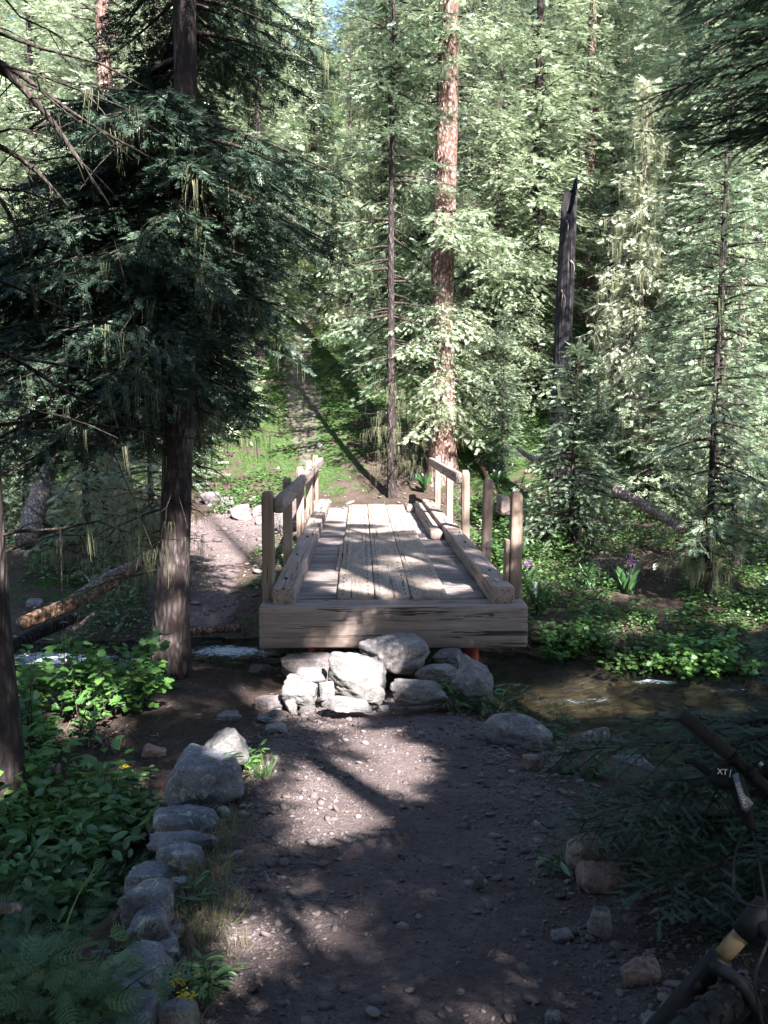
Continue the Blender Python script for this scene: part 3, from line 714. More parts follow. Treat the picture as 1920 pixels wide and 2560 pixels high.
# ------------------------------------------------------------------ foliage templates (unit length, y forward)
def tmpl_fan(n=4, w=.10, L=.42, seed=0):
    r = np.random.RandomState(seed); V = []; F = []
    for i in range(n):
        t = .12 + .78 * i / n
        for s in (-1, 1):
            a = s * (.75 + r.uniform(-.15, .2)); z = r.uniform(-.10, .14); l = L * (1 - .45 * t) * r.uniform(.8, 1.2)
            b = np.array([0, t, 0]); tip = b + l * np.array([math.sin(a), math.cos(a), z * 2]); mid = b + .45 * (tip - b)
            nrm = np.array([math.cos(a), -math.sin(a), r.uniform(-.6, .6)]) * w * .5
            k = len(V); V += [b, mid + nrm, tip, mid - nrm]; F.append([k, k + 1, k + 2, k + 3])
    k = len(V); V += [np.array([0, .2, 0]), np.array([w * .5, .65, .02]), np.array([0, 1.05, 0]), np.array([-w * .5, .65, .02])]; F.append([k, k + 1, k + 2, k + 3])
    return np.array(V), np.array(F)
def tmpl_needles(pairs=12, nl=.26, nw=.022, seed=0, around=True):
    r = np.random.RandomState(seed); V = []; F = []
    V += [[-.012, 0, 0], [.012, 0, 0], [0, 1, 0]]; F.append([0, 1, 2])
    for i in range(pairs):
        t = .04 + .93 * i / pairs
        for s in range(3 if around else 2):
            az = r.uniform(-.5, .5) + (0, math.pi, math.pi / 2)[s]; el = r.uniform(.55, .95)
            l = nl * r.uniform(.75, 1.1) * (1 if t < .8 else .8)
            d = np.array([math.cos(az) * math.sin(el), math.cos(el), math.sin(az) * math.sin(el) * .6 + .05])
            b = np.array([0, t, 0]); q = np.cross(d, [0, 0, 1.]); q /= np.linalg.norm(q) + 1e-6; q = q * nw * .5
            k = len(V); V += [b - q, b + q, b + l * d]; F.append([k, k + 1, k + 2])
    return np.array(V, float), np.array(F)
FAN = [tmpl_fan(4, .10, .42, s) for s in range(3)]
FANM = [tmpl_fan(7, .062, .34, s + 5) for s in range(3)]
NEED = [tmpl_needles(11, .22, .030, s) for s in range(3)]
NEEDF = [tmpl_needles(20, .19, .030, s + 9) for s in range(3)]
def strand_tmpl(seed, n=9, w=.013):
    r = np.random.RandomState(seed); V = []; F = []
    for i in range(n):
        x, z = r.normal(0, .07, 2); l = r.uniform(.4, 1.0); y = 0; ww = w * r.uniform(.5, 1.2); sg = 3; k = len(V); a = r.uniform(0, 3.14)
        for j in range(sg + 1):
            t = j / sg; xx = x + .05 * math.sin(3 * t + i); h = ww * (1 - .8 * t) * .5
            V += [[xx - h * math.cos(a), t * l, z - h * math.sin(a)], [xx + h * math.cos(a), t * l, z + h * math.sin(a)]]
        for j in range(sg): F.append([k + 2 * j, k + 2 * j + 1, k + 2 * j + 3, k + 2 * j + 2])
    return np.array(V), np.array(F)
STR = [strand_tmpl(s) for s in range(3)]

def crown_mesh(name, mat, parent, pos, D, sc, rnd, tm, roll=.5, seed=0):
    r = np.random.RandomState(seed); acc = Acc(); n = len(pos); idx = r.randint(0, len(tm), n)
    for t, (tv, tf) in enumerate(tm):
        s = idx == t
        if s.any():
            Vv, Ff, A = instance(tv, tf, pos[s], frames(D[s], roll=r.normal(0, roll, s.sum())), sc[s], rnd[s]); acc.add(Vv, Ff, A)
    return acc.build(name, M[mat], parent)

def spruce_branches(r, H, z0, Rr, nb, prof=.85, lean=None, zpick=None, keep=None, Lmin=.25, elev=(-.18, .5), droop=.35):
    """list of (start, out, L, e, droop) for the limbs"""
    out = []
    for k in range(nb):
        f = (k + r.uniform()) / nb; z = z0 + (H - z0) * f ** 1.05 if zpick is None else zpick(r)
        fr = (z - z0) / (H - z0)
        L = (Rr * max(0.02, (1 - fr)) ** prof + Lmin * .3) * r.uniform(.55, 1.12)
        if fr < .12: L *= r.uniform(.5, 1.0)
        az = r.uniform(0, 2 * math.pi)
        e = elev[0] + (elev[1] - elev[0]) * fr + r.normal(0, .08)
        if keep and not keep(az, z, L): continue
        out.append((z, az, L, e, droop * r.uniform(.6, 1.2) * (1 - .7 * fr)))
    return out
def expand(r, br, trunkpt, sec=.16, sp=.09, slen=.2, dens=1.0, bare=.12, maxsec=.55, hang=.25):
    """limbs -> sprig positions / directions / scales, and limb tubes"""
    P = []; Dd = []; S = []; tubes = []; hangs = []
    for (z, az, L, e, dr) in br:
        o = np.array([math.cos(az), math.sin(az), 0]); side = np.array([-o[1], o[0], 0]); base = trunkpt(z)
        bend = r.normal(0, .12)
        def pt(t): 
            t = np.asarray(t)[..., None]; return base + o * L * t * .97 + side * bend * L * t * t + np.array([0, 0, 1.]) * (e * L * t - dr * L * t ** 2 + .30 * dr * L * t ** 4)
        tt = np.linspace(0, 1, 7); tubes.append((pt(tt), L))
        ns = max(3, int(L / sec * dens)); ts = np.linspace(bare + (.12 if L > 1 else 0), .97, ns) + r.uniform(-.03, .03, ns); ts = np.clip(ts, .05, .99)
        p0 = pt(ts); tg = pt(ts + .02) - pt(ts - .02); tg /= np.linalg.norm(tg, axis=1)[:, None]
        for sgn in (-1, 1):
            l2 = np.minimum((.42 * L * (1 - ts) + .10) * r.uniform(.6, 1.15, ns), maxsec)
            d2 = tg * .62 + sgn * side * .75 + np.array([0, 0, -1.]) * hang * r.uniform(.2, 1.3, ns)[:, None]
            d2 /= np.linalg.norm(d2, axis=1)[:, None]
            n3 = np.maximum(1, (l2 / sp).astype(int)); m = n3.max()
            for j in range(m):
                ok = n3 > j
                if not ok.any(): continue
                q = (j + r.uniform(.2, .8, ok.sum())) / n3[ok]
                pp = p0[ok] + d2[ok] * (l2[ok] * q)[:, None] + np.array([0, 0, -1.]) * (.25 * l2[ok] * q * q)[:, None]
                sd = np.cross(d2[ok], [0, 0, 1.]); sg = (1 if j % 2 else -1)
                dd = d2[ok] * .8 + sd * sg * r.uniform(.2, .8, ok.sum())[:, None] + r.normal(0, .18, (ok.sum(), 3))
                P.append(pp); Dd.append(dd); S.append(slen * r.uniform(.65, 1.25, ok.sum()))
            hangs.append(p0 + d2 * (l2 * .5)[:, None])
        # tips on main axis
        nt_ = max(2, int(L / sp * .6)); t4 = r.uniform(.35, 1, nt_); P.append(pt(t4)); g = pt(t4 + .02) - pt(t4 - .02)
        Dd.append(g / np.linalg.norm(g, axis=1)[:, None] + r.normal(0, .25, (nt_, 3))); S.append(slen * r.uniform(.8, 1.3, nt_))
    return np.concatenate(P), np.concatenate(Dd), np.concatenate(S), tubes, np.concatenate(hangs)

def trunk_tube(acc, pts, r0, r1, sides=10, seg=20, flare=0.0, noise=.12, seed=0, flare_h=.5, power=.8):
    P = curve_pts(pts, seg); f = np.linspace(0, 1, seg); hgt = P[:, 2] - P[0, 2]
    rad = r0 + (r1 - r0) * f ** power + flare * np.exp(-hgt / flare_h)
    add_tube(acc, P, rad, sides, True, noise=noise, seed=seed, nscale=.6, nz=.4)

def make_tree(name, H, z0, Rr, nb, r0, mat='spruce', seed=0, tm=FAN, sec=.2, sp=.13, slen=.26, lichen=0, dead=0, barkm='bark_grey', lean=(0, 0), droop=.35, elev=(-.18, .5), prof=.85,
              loc=(0, 0, 0), rz=0, label=None, cat='tree', group=None, keep=None, zpick=None, bare=.12, maxsec=.55, hang=.25, tsides=10, tseg=20, flare=.0, cull=None, tpts=None, r1=.015, maxz=None, roll=.5, limb_sides=4, strand=.35, dead_len=.9):
    r = np.random.RandomState(seed + 1000)
    root = empty(name, loc, rz, label, cat, group)
    pts = tpts or [(0, 0, -.25), (lean[0] * .3 + r.normal(0, .02), lean[1] * .3, H * .3), (lean[0] * .65, lean[1] * .65 + r.normal(0, .02), H * .65), (lean[0], lean[1], H)]
    ap = np.asarray(pts, float); tz = ap[:, 2]
    def trunkpt(z): return np.array([np.interp(z, tz, ap[:, 0]), np.interp(z, tz, ap[:, 1]), z])
    acc = Acc(); trunk_tube(acc, pts, r0, r1, tsides, tseg, flare or r0 * .35, .14, seed)
    acc.build('trunk', M[barkm], root, True)
    br = spruce_branches(r, H, z0, Rr, nb, prof, keep=keep, zpick=zpick, elev=elev, droop=droop)
    P, D, S, tubes, hg = expand(r, br, trunkpt, sec, sp, slen, 1.0, bare, maxsec, hang)
    if cull is not None:
        k = cull(P, root.location); P, D, S = P[k], D[k], S[k]
    acc = Acc()
    for T, L in tubes:
        if cull is not None and not cull(T, root.location)[1:].all(): continue
        add_tube(acc, T, np.linspace(.010 + .012 * L, .003, len(T)), limb_sides, False)
    dz = []
    for k in range(0 if cull else dead):   # bare dead limbs below the crown
        z = r.uniform(.25 * z0 + .2, z0 * 1.15 + .3); az = r.uniform(0, 6.28); L = r.uniform(.3, 1.0) * dead_len; o = np.array([math.cos(az), math.sin(az), 0]); b = trunkpt(z)
        tt = np.linspace(0, 1, 6)[:, None]; T = b + o * L * tt + np.array([0, 0, 1.]) * (r.uniform(-.3, .3) * L * tt - .25 * L * tt ** 2) + r.normal(0, .03, (6, 3)) * tt
        add_tube(acc, T, np.linspace(.012, .003, 6), 4, False); dz.append(T[2:])
        for q in range(3):
            s = T[r.randint(1, 5)]; d = o * .5 + r.normal(0, .6, 3); l = L * r.uniform(.2, .5); u_ = np.linspace(0, 1, 4)[:, None]
            T2 = s + d * l * u_ + np.array([0, 0, -.3]) * l * u_ ** 2; add_tube(acc, T2, np.linspace(.006, .0015, 4), 3, False); dz.append(T2[1:])
    if acc.n: acc.build('limbs', M['bark_limb'], root)
    # light and dark clumps: the wood's bright and dark masses put into the colour
    rnd = np.clip(.44 + .75 * fbm(P[:, 0] * 1.1, P[:, 1] * 1.1, P[:, 2] * 1.3, 2, seed) + r.normal(0, .09, len(P)), 0, 1)
    crown_mesh('crown', mat, root, P, D, S, rnd, tm, roll, seed)
    if lichen:
        hp = hg[r.uniform(size=len(hg)) < lichen]
        if dz: hp = np.vstack([hp] + [d for d in dz if r.uniform() < min(1, lichen * 3)])
        n = len(hp); D2 = np.tile([0, 0, -1.], (n, 1)) + r.normal(0, .08, (n, 3))
        crown_mesh('hanging_lichen', 'lichen', root, hp + r.normal(0, .04, (n, 3)), D2, strand * r.uniform(.4, 1.3, n), r.uniform(size=n), STR, 1.5, seed + 3)
    return root

# ------------------------------------------------------------------ individual trees
def TX(px, Y): return (px - 960) / F_PX * Y
def gp(px, Y, dz=0): x = TX(px, Y); return (x, Y, hz(x, Y) + dz)

# big shaded spruce at left, in front of the stream
gl = hz(-1.93, 7.6)
def keep_left(az, z, L):
    toward = math.cos(az + math.pi / 2); zw = z + gl      # toward = 1 when it points at the camera
    if math.cos(az) > .1 and L > (.85 if zw < 2.6 else 1.1 if zw < 3.2 else 1.5): return False
    if zw > 4.3 and math.cos(az) > .1 and L > 1.3: return False
    if zw > 3.7 and math.cos(az) < -.1 and L > 1.5: return False
    if toward > .3 and L > 1.8: return False
    if zw < 2.15: return toward < .1
    if 4.35 < zw < 5.8: return toward < -.1
    return True
make_tree('spruce_tree', 15, 2.35, 2.4, 1200, .185, 'spruce_shade', 1, FANM, .10, .075, .17, lichen=.10, dead=16, loc=(-1.93, 7.6, gl), tpts=[(-.02, 0, -.3), (.0, 0, .4), (.08, 0, 1.6), (.17, .02, 3.2), (.24, .05, 5.2), (.3, .05, 15)],
          r1=.08, tsides=22, tseg=60, flare=.045, keep=keep_left, zpick=lambda r: (lambda u: r.uniform(2.5, 5.0) if u < .48 else r.uniform(4.9, 6.9) if u < .88 else r.uniform(6.9, 8.2))(r.uniform()), bare=.05, hang=.5, droop=.42, elev=(-.12, .1), prof=.42, maxsec=.5,
          label='big dark spruce with thick bare lower trunk, nearest tree left of the bridge')
# left edge trunk
ge = hz(-2.33, 5.0)
make_tree('spruce_tree', 14, 5.3, 1.6, 50, .21, 'spruce_shade', 2, FANM, .12, .09, .18, lichen=.12, dead=34, loc=(-2.39, 5.0, ge), tpts=[(0.02, 0, -.3), (0, 0, .6), (-.02, 0, 2.5), (-.04, .0, 5), (-.2, 0, 14)],
          r1=.12, tsides=22, tseg=50, flare=.08, dead_len=1.5, label='dark-barked spruce trunk cut off by the left edge of the photo', strand=.22)
# curved bare limbs reaching right from the left edge tree
le = bpy.data.objects['spruce_tree.001']
acc = Acc()
for pts, r0 in (([(-.05, 0, 4.62), (.2, .05, 4.45), (.45, .1, 4.2), (.62, .15, 3.95), (.78, .2, 3.7)], .034), ([(-.05, 0, 4.58), (.25, .15, 4.45), (.6, .3, 4.22), (.95, .45, 4.05)], .02), ([(-.05, 0, 4.0), (.15, .1, 4.02), (.35, .2, 3.9), (.5, .3, 3.72)], .024), ([(-.05, 0, 3.85), (.1, .05, 3.8), (.22, .1, 3.65), (.3, .15, 3.42)], .028), ([(-.05, 0, 2.9), (.2, .1, 2.82), (.5, .25, 2.6), (.8, .3, 2.5)], .018)):
    T = curve_pts(pts, 14); add_tube(acc, T, np.linspace(r0, .006, 14), 6, False, noise=.15, seed=3)
    for q in range(9):
        s = T[3 + q]; d = np.array([random.gauss(.2, .5), random.gauss(0, .4), random.gauss(-.5, .4)]); u_ = np.linspace(0, 1, 5)[:, None]; l = random.uniform(.15, .4)
        add_tube(acc, s + d * l * u_ + np.array([0, 0, -.25]) * l * u_ ** 2, np.linspace(.006, .0015, 5), 3, False)
acc.build('dead_limbs', M['bark_limb'], le)

# red-brown tall tree beyond the far right corner of the bridge
gc = hz(TX(1110, 17.7), 17.7)
def kc(az, z, L):
    toward = math.cos(az + math.pi / 2)
    if 3.6 < z < 4.6 or 5.3 < z < 7.0: return False
    if 4.6 <= z <= 5.3: return math.cos(az) > -.5
    if 7.0 <= z <= 9.4: return True
    return True
make_tree('spruce_tree', 19, 1.6, 1.7, 170, .28, 'spruce_lit', 3, FANM, .13, .075, .165, lichen=.14, dead=12, barkm='bark_red', loc=(TX(1110, 17.7), 17.7, gc), tpts=[(0, 0, -.3), (-.03, 0, 1), (-.06, 0, 4), (.02, 0, 8), (.06, 0, 19)],
          r1=.19, tsides=20, tseg=90, flare=.2, keep=kc, hang=.5, droop=.5, elev=(-.1, .3), prof=.3, bare=.15,
          zpick=lambda r: (lambda u: r.uniform(1.3, 3.6) if u < .40 else r.uniform(4.7, 5.3) if u < .52 else r.uniform(7.0, 9.4) if u < .78 else r.uniform(9, 17))(r.uniform()), label='tall spruce with flaking red-brown bark at the far right end of the bridge')
# roots
# thin grey trunk left of it
make_tree('spruce_tree', 15, 1.8, 1.9, 220, .105, 'spruce', 4, FANM, .15, .09, .18, lichen=.16, dead=26, loc=gp(981, 17.2), tpts=[(0, 0, -.3), (-.03, 0, 3), (-.02, 0, 7), (0.05, 0, 15)], r1=.03, tsides=14, tseg=40, hang=.4, droop=.4, prof=.5,
          keep=lambda az, z, L: (z > 6.5) or (math.cos(az + math.pi / 2) < .3), zpick=lambda r: r.uniform(1.8, 12.5), label='slender grey-trunked spruce standing just left of the red-barked tree')

# broken snag
def snag(name, px0, Y, px1, pytop, r0, r1, label, seed, mat='snag', jag=.5):
    b = gp(px0, Y); t = at(px1, pytop, Y); h = t[2] - b[2]; rt = empty(name, b, 0, label, 'dead tree')
    n = 60; sides = 26; P = curve_pts([(0, 0, -.3), ((t[0] - b[0]) * .35, 0, h * .4), ((t[0] - b[0]), 0, h)], n)
    rad = np.linspace(r0, r1, n); Vv, Q, T3 = tube(P, rad, sides, False, noise=.2, seed=seed, nscale=.5, nz=.15)
    a = np.tile(np.arange(sides) / sides * 6.283, n); i = np.repeat(np.arange(n), sides)
    cut = h * (1 - jag / h * (.5 + .5 * np.cos(a - 2.2)) ** 1.5 - .04 * (vnoise(np.cos(a) * 2.2, np.sin(a) * 2.2, 0, seed) + 1) * jag)
    k = Vv[:, 2] > cut; Vv[k, 2] = cut[k] + (i[k] / n) * .01
    cen = np.stack([np.interp(Vv[:, 2], P[:, 2], P[:, 0]), np.zeros(len(Vv)), Vv[:, 2]], -1)
    Vv[k, :2] = cen[k, :2] + (Vv[k, :2] - cen[k, :2]) * .86
    mesh_np('trunk', Vv, Q, M[mat], rt, None, True)
    # bark shards and torn splinters
    r = np.random.RandomState(seed); acc = Acc()
    for q in range(3):
        z = h * r.uniform(.72, .93); aa = r.uniform(0, 6.28); c = np.array([np.interp(z, P[:, 2], P[:, 0]), 0, z - .25]); o = np.array([math.cos(aa), math.sin(aa), 0])
        add_tube(acc, [c + o * r1 * .8, c + o * r1 * .9 + [0, 0, .15], c + o * r1 * r.uniform(.6, 1.2) + [0, 0, r.uniform(.25, .4)]], [.022, .016, .003], 4)
    for q in range(4):
        z = h * r.uniform(.45, .9); c = np.array([np.interp(z, P[:, 2], P[:, 0]), 0, z]); o = np.array([r.uniform(-1, 1), -1, 0]); o /= np.linalg.norm(o)
        add_tube(acc, curve_pts([c + o * r0 * .8, c + o * (r0 + .05) + [.05, 0, -.1], c + o * (r0 + .06) + [.03, 0, -.35]], 6), np.linspace(.014, .004, 6), 4)
    acc.build('splinters', M['deadwood'], rt)
    return rt
snag('broken_snag', 1391, 15.3, 1428, 420, .185, .12, 'tall dark broken-topped dead trunk standing right of the bridge', 5, jag=.75)
snag('broken_snag', 1836, 14.5, 1862, 636, .075, .045, 'thin pale broken dead trunk near the right edge', 8, 'deadwood', .35)
snag('broken_snag', 1205, 24, 1210, -60, .17, .15, 'dark limbless dead trunk behind the red-barked tree', 9, 'snag', .4)

# young spruces
make_tree('young_spruce', 3.1, .25, 1.15, 95, .05, 'spruce', 10, FANM, .12, .065, .15, lichen=.05, dead=5, loc=gp(1435, 12.9), hang=.45, droop=.45, label='young spruce half covering the foot of the tall dark snag', elev=(-.1, .6))
make_tree('young_spruce', 5.4, .7, 1.05, 115, .055, 'spruce', 11, FANM, .12, .085, .17, lichen=.12, dead=24, loc=gp(1785, 10.4), hang=.4, label='ragged young spruce with dead lower twigs on the right bank', dead_len=.7)
make_tree('spruce_tree', 9.5, 1.6, 1.35, 130, .075, 'spruce', 12, FANM, .15, .1, .19, lichen=.10, dead=30, loc=gp(1850, 11.6), tpts=[(0, 0, -.3), (-.1, 0, 1.2), (-.27, 0, 2.6), (-.33, 0, 4.2), (-.25, 0, 9.5)], label='spruce with a dark thin curving trunk near the right edge', hang=.4)
make_tree('young_spruce', 2.6, .15, .95, 80, .04, 'spruce', 25, FANM, .12, .08, .16, lichen=.05, dead=3, loc=gp(925, 23.0), hang=.4, label='small dark spruce beside the climbing trail left of the slender grey trunk')
make_tree('spruce_tree', 10, .6, 1.5, 150, .09, 'spruce', 13, FAN, .16, .11, .2, lichen=.08, dead=10, loc=gp(1990, 12.5), label='bushy spruce cut off by the right edge behind the fir', hang=.4)
make_tree('young_spruce', 3.0, .3, .9, 90, .05, 'spruce_lit', 14, FAN, .13, .09, .18, lichen=.08, dead=8, loc=gp(1620, 14.6), label='sunlit young spruce right of the tall dark snag', hang=.4)
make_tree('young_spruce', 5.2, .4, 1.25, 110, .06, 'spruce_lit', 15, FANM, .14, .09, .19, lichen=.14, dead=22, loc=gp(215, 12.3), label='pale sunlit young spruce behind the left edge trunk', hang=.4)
make_tree('young_spruce', 3.6, .9, .85, 40, .05, 'spruce', 16, FANM, .16, .1, .17, lichen=.3, dead=60, loc=gp(372, 11.5), label='half-dead twiggy young spruce left of the big dark spruce trunk', dead_len=.85)
make_tree('spruce_tree', 16, 1.6, 2.0, 160, .26, 'spruce_lit', 17, FANM, .18, .12, .24, lichen=.1, dead=24, barkm='bark_red', loc=gp(290, 14.6), label='large spruce with a dark red trunk foot across the stream at left', flare=.2)
# lichen-draped pale tree
make_tree('spruce_tree', 7.4, .9, 1.7, 170, .10, 'spruce_grey', 18, FANM, .14, .09, .18, lichen=.7, dead=20, loc=gp(1590, 17.6), label='pale spruce draped in straw-coloured lichen, right of centre on the slope', hang=.8, droop=.8, strand=.5, barkm='deadwood')
make_tree('spruce_tree', 8.6, .5, 1.8, 130, .09, 'spruce_lit', 19, FANM, .16, .11, .2, lichen=.7, dead=16, loc=gp(880, 25.5), label='lichen-draped spruce above the left handrail beside the climbing trail', hang=.7, droop=.7, strand=.45, barkm='bark_grey')
make_tree('spruce_tree', 14, 1.2, 2.0, 150, .13, 'spruce', 24, FANM, .18, .12, .25, lichen=.12, dead=14, loc=gp(655, 23.5), label='green spruce left of the climbing trail, half hidden by the big dark spruce', hang=.4)

# ------------------------------------------------------------------ the wood on the slope
protos = []
PROT = [dict(H=15, z0=.6, Rr=2.7, nb=270, r0=.15, mat='spruce_lit', lichen=.10, dead=12), dict(H=18, z0=1.6, Rr=2.9, nb=300, r0=.19, mat='spruce', lichen=.12, dead=16),
        dict(H=12, z0=.3, Rr=2.5, nb=230, r0=.12, mat='spruce_lit', lichen=.06, dead=8, droop=.6, hang=.6), dict(H=17, z0=3.2, Rr=2.4, nb=210, r0=.2, mat='spruce_lit', lichen=.35, dead=24, barkm='bark_red'),
        dict(H=6, z0=.2, Rr=1.6, nb=150, r0=.07, mat='spruce', lichen=.04, dead=4), dict(H=16, z0=1.6, Rr=2.3, nb=260, r0=.16, mat='spruce_grey', lichen=.5, dead=20, barkm='deadwood', droop=.8, hang=.8, strand=.5)]
FG = 'spruces crowding the slope beyond the stream'
for i, p in enumerate(PROT):
    p = dict(p); H = p.pop('H'); z0 = p.pop('z0'); Rr = p.pop('Rr'); nb = p.pop('nb'); r0 = p.pop('r0'); mat = p.pop('mat')
    p.setdefault('hang', .4)
    protos.append(make_tree('spruce_tree' if H > 7 else 'young_spruce', H, z0, Rr, nb, r0, mat, 40 + i, FANM, .17, .10, .20, group=FG, bare=-.1, limb_sides=3, tsides=8, **p))
used = set()
def plant(k, x, y, s, rz, label, group=FG):
    o = protos[k] if k not in used else copy_tree(protos[k]); used.add(k)
    o.location = (x, y, hz(x, y) - .05); o.rotation_euler = (0, 0, rz); o.scale = (s, s, s)
    tag(o, label, 'tree', group); return o
NAMED = [  # proto, px, Y, scale, label
    (3, 318, 24.5, 1.0, 'red-trunked spruce high on the slope at upper left'), (0, 120, 19.5, 1.0, 'sunlit spruce filling the upper left behind the bare curved limbs'),
    (1, 560, 24.5, 1.05, 'dark green spruce behind the top of the big dark spruce'), (5, 1165, 22.5, 1.05, 'lichen-hung spruce directly behind the red-barked tree'),
    (0, 1330, 20.5, 1.15, 'bright green spruce behind the top of the tall dark snag'), (2, 1240, 19.8, .75, 'small sunlit spruce between the red-barked tree and the snag'),
    (3, 1455, 24.5, 1.0, 'spruce with reddish trunk above the dark snag'), (0, 1740, 19.0, 1.1, 'tall green spruce in the wood at upper right'),
    (5, 1900, 22.0, 1.0, 'lichen-grey spruce at upper right behind the overhanging fir'), (4, 1490, 15.8, .45, 'young spruce just right of the tall dark snag'),
    (4, 1700, 15.8, .6, 'bright young spruce with green undergrowth at its foot, right'), (2, 1790, 16.2, .8, 'green spruce behind the thin curving trunk at right'),
    (4, 1255, 17.6, .55, 'small spruce at the slope foot right of the red-barked tree'), (0, 960, 27.5, 1.1, 'sunlit spruce far up the slope behind the slender grey trunk'),
    (2, 790, 31.0, 1.1, 'sunlit spruce at the top of the climbing trail'), (4, 590, 20.2, .8, 'young spruce left of the climbing trail'), (2, -60, 15.2, .9, 'green spruce behind the left edge trunk across the stream'),
    (4, 60, 13.8, .8, 'young spruce above the leaning dead log at left'), (4, 470, 17.5, .8, 'young spruce behind the big dark trunk above the sunny trail'), (1, 1960, 16.5, .9, 'dark spruce filling the right edge behind the thin pale snag'),
    (5, 420, 19.6, .9, 'lichen-hung spruce behind the big dark spruce at left')]
for k, px, Yy, s, lab in NAMED: plant(k, TX(px, Yy), Yy, s, random.uniform(0, 6.28), lab)
rp = random.Random(11); placed = [(TX(p[1], p[2]), p[2]) for p in NAMED]
cnt = 0; tries = 0
while cnt < 125 and tries < 12000:
    tries += 1; y = 20 + 40 * rp.random() ** 1.1; x = rp.uniform(-.58, .58) * y
    if any((x - a) ** 2 + (y - b) ** 2 < (1.7 + .03 * (y - 20)) ** 2 for a, b in placed): continue
    if float(path_mask(x, y)) > -1.0 or (abs(x + 2.0 * y / 24) < 1.35 and y < 29.5): continue
    if y > 44 and -.42 < x / y < -.30: continue
    placed.append((x, y)); k = rp.choice([0, 0, 1, 1, 2, 3, 5, 2, 4, 0]); px = x / y
    lab = ('spruce among the crowded trees high on the slope at left' if px < -.17 else 'spruce among the crowded trees high on the slope behind the bridge' if px < .14 else 'spruce among the crowded trees high on the slope at right')
    plant(k, x, y, rp.choice([.6, .85, 1.05, 1.25]) * rp.uniform(.9, 1.1), rp.uniform(0, 6.28), lab, FG + (' at left' if px < -.17 else ' behind the bridge' if px < .14 else ' at right')); cnt += 1

for sd_ in (-1, 1):      # the wood goes on to either side
    for q in range(16):
        y = 13 + 17 * rp.random(); x = sd_ * (rp.uniform(.6, .98) * y + 1.5)
        if any((x - a) ** 2 + (y - b) ** 2 < 4.5 for a, b in placed): continue
        placed.append((x, y)); plant(rp.choice([0, 1, 2, 4]), x, y, rp.uniform(.8, 1.15), rp.uniform(0, 6.28), 'spruce in the wood beyond the %s edge of the view' % ('left' if sd_ < 0 else 'right'), 'spruces beyond the %s edge of the view' % ('left' if sd_ < 0 else 'right'))
# ------------------------------------------------------------------ unseen trees behind the viewpoint, crowns shaped to shade and dapple the path
LIT = [  # x, y, rx, ry on the plane z = -0.3 : crowns are cut open to let sun reach here
    (-.16, 4.62, .44, .40), (-.30, 4.05, .30, .22), (-.05, 5.55, .34, .30), (.25, 5.0, .22, .35), (-.45, 2.98, .17, .26), (.12, 2.55, .10, .10), 
    (-.45, 6.5, .72, .45), (-.75, 6.3, .25, .2), (-.18, 7.45, .45, .45), (.9, 7.5, .25, .12), (.95, 7.35, .40, .2), (-.95, 4.8, .18, .22),
    (.05, 8.7, .72, .55), (.75, 8.6, .4, .8), (-.5, 9.6, .5, .35), (.35, 10.2, .55, .5), (1.1, 8.6, .15, .9), (0, 11.9, 1.1, .22), (.3, 13.1, 1.0, .25), (-.2, 14.4, 1.1, .35), (.1, 16, 1.5, .6),
    (2.0, 7.6, .9, .42), (1.3, 7.6, .4, .3), (1.75, 6.7, .3, .2), (3.0, 8.3, .6, .2), (2.9, 9.2, .4, .12), (4.3, 9.4, .4, .15), (1.7, 11.4, .6, 1.3), (3.2, 10.6, .3, .12), (3.9, 11.9, .5, .2), (2.6, 12.5, .4, .4),
    (-2.75, 11.8, .55, .9), (-1.95, 7.5, .28, .22), (-2.2, 8.3, .2, .3), (-2.45, 5.0, .12, .16), (-2.0, 5.9, .25, .2), (-2.9, 6.3, .4, .3), (-3.7, 8.8, .8, .5), (-3.6, 10.4, .8, .5), (-1.45, 5.05, .18, .15), (-1.6, 6.35, .25, .12), (-2.2, 4.6, .2, .15), (-1.2, 2.1, .12, .1)]
def plane_xy(P):
    k = (P[:, 2] + .3) / SUN[2]; return P[:, 0] - SUN[0] * k, P[:, 1] - SUN[1] * k
def lit_cull(P, loc):
    Q = P + np.array(loc)[None]; x, y = plane_xy(Q)
    wob = .35 * fbm(x * 2.6, y * 2.6, 0, 3, 77); k = np.ones(len(x), bool)
    for a, b, ra, rb in LIT:
        ra, rb = ra + .13, rb + .13
        k &= (((x - a) / ra) ** 2 + ((y - b) / rb) ** 2) > 1 + 2 * wob
    far = y > (12.4 + 1.2 * fbm(x * .5, y * .5, 0, 3, 31) - .0 * x)
    k &= ~(far & (x > -1.6)) & ~((y > 12.9) & (x <= -1.6)) & ~((x > -3.3) & (x <= -1.6) & (y > 11))
    k &= ~((x > 1.3) & (y > 8.9) & (fbm(x * 1.4, y * 1.4, 0, 3, 55) > .24))
    # keep everything out of the camera's view
    d = Q - np.array([0, 0, CAMZ]); f = d[:, 1] * CP - d[:, 2] * SP; u = d[:, 1] * SP + d[:, 2] * CP
    k &= ~((f > 0) & (np.abs(d[:, 0]) < .50 * f + .35) & (np.abs(u) < .66 * f + .35))
    return k
SH = [(1.2, -2.4, 19), (-1.9, -1.2, 20), (4.2, -1.0, 18), (-1.2, -5.6, 23), (2.6, -6.4, 23), (6.2, -4.8, 20), (-4.8, -3.2, 21), (-4.6, .8, 17), (3.9, 2.2, 13), (7.4, .2, 16), (-8, -.5, 18), (.2, -9, 24), (5.2, -9.5, 23), (8.6, 4, 13), (-3.4, -.4, 16), (-6.6, 2.2, 15), (3.7, .4, 16), (3.4, -3.4, 20), (.6, -5.2, 21)]
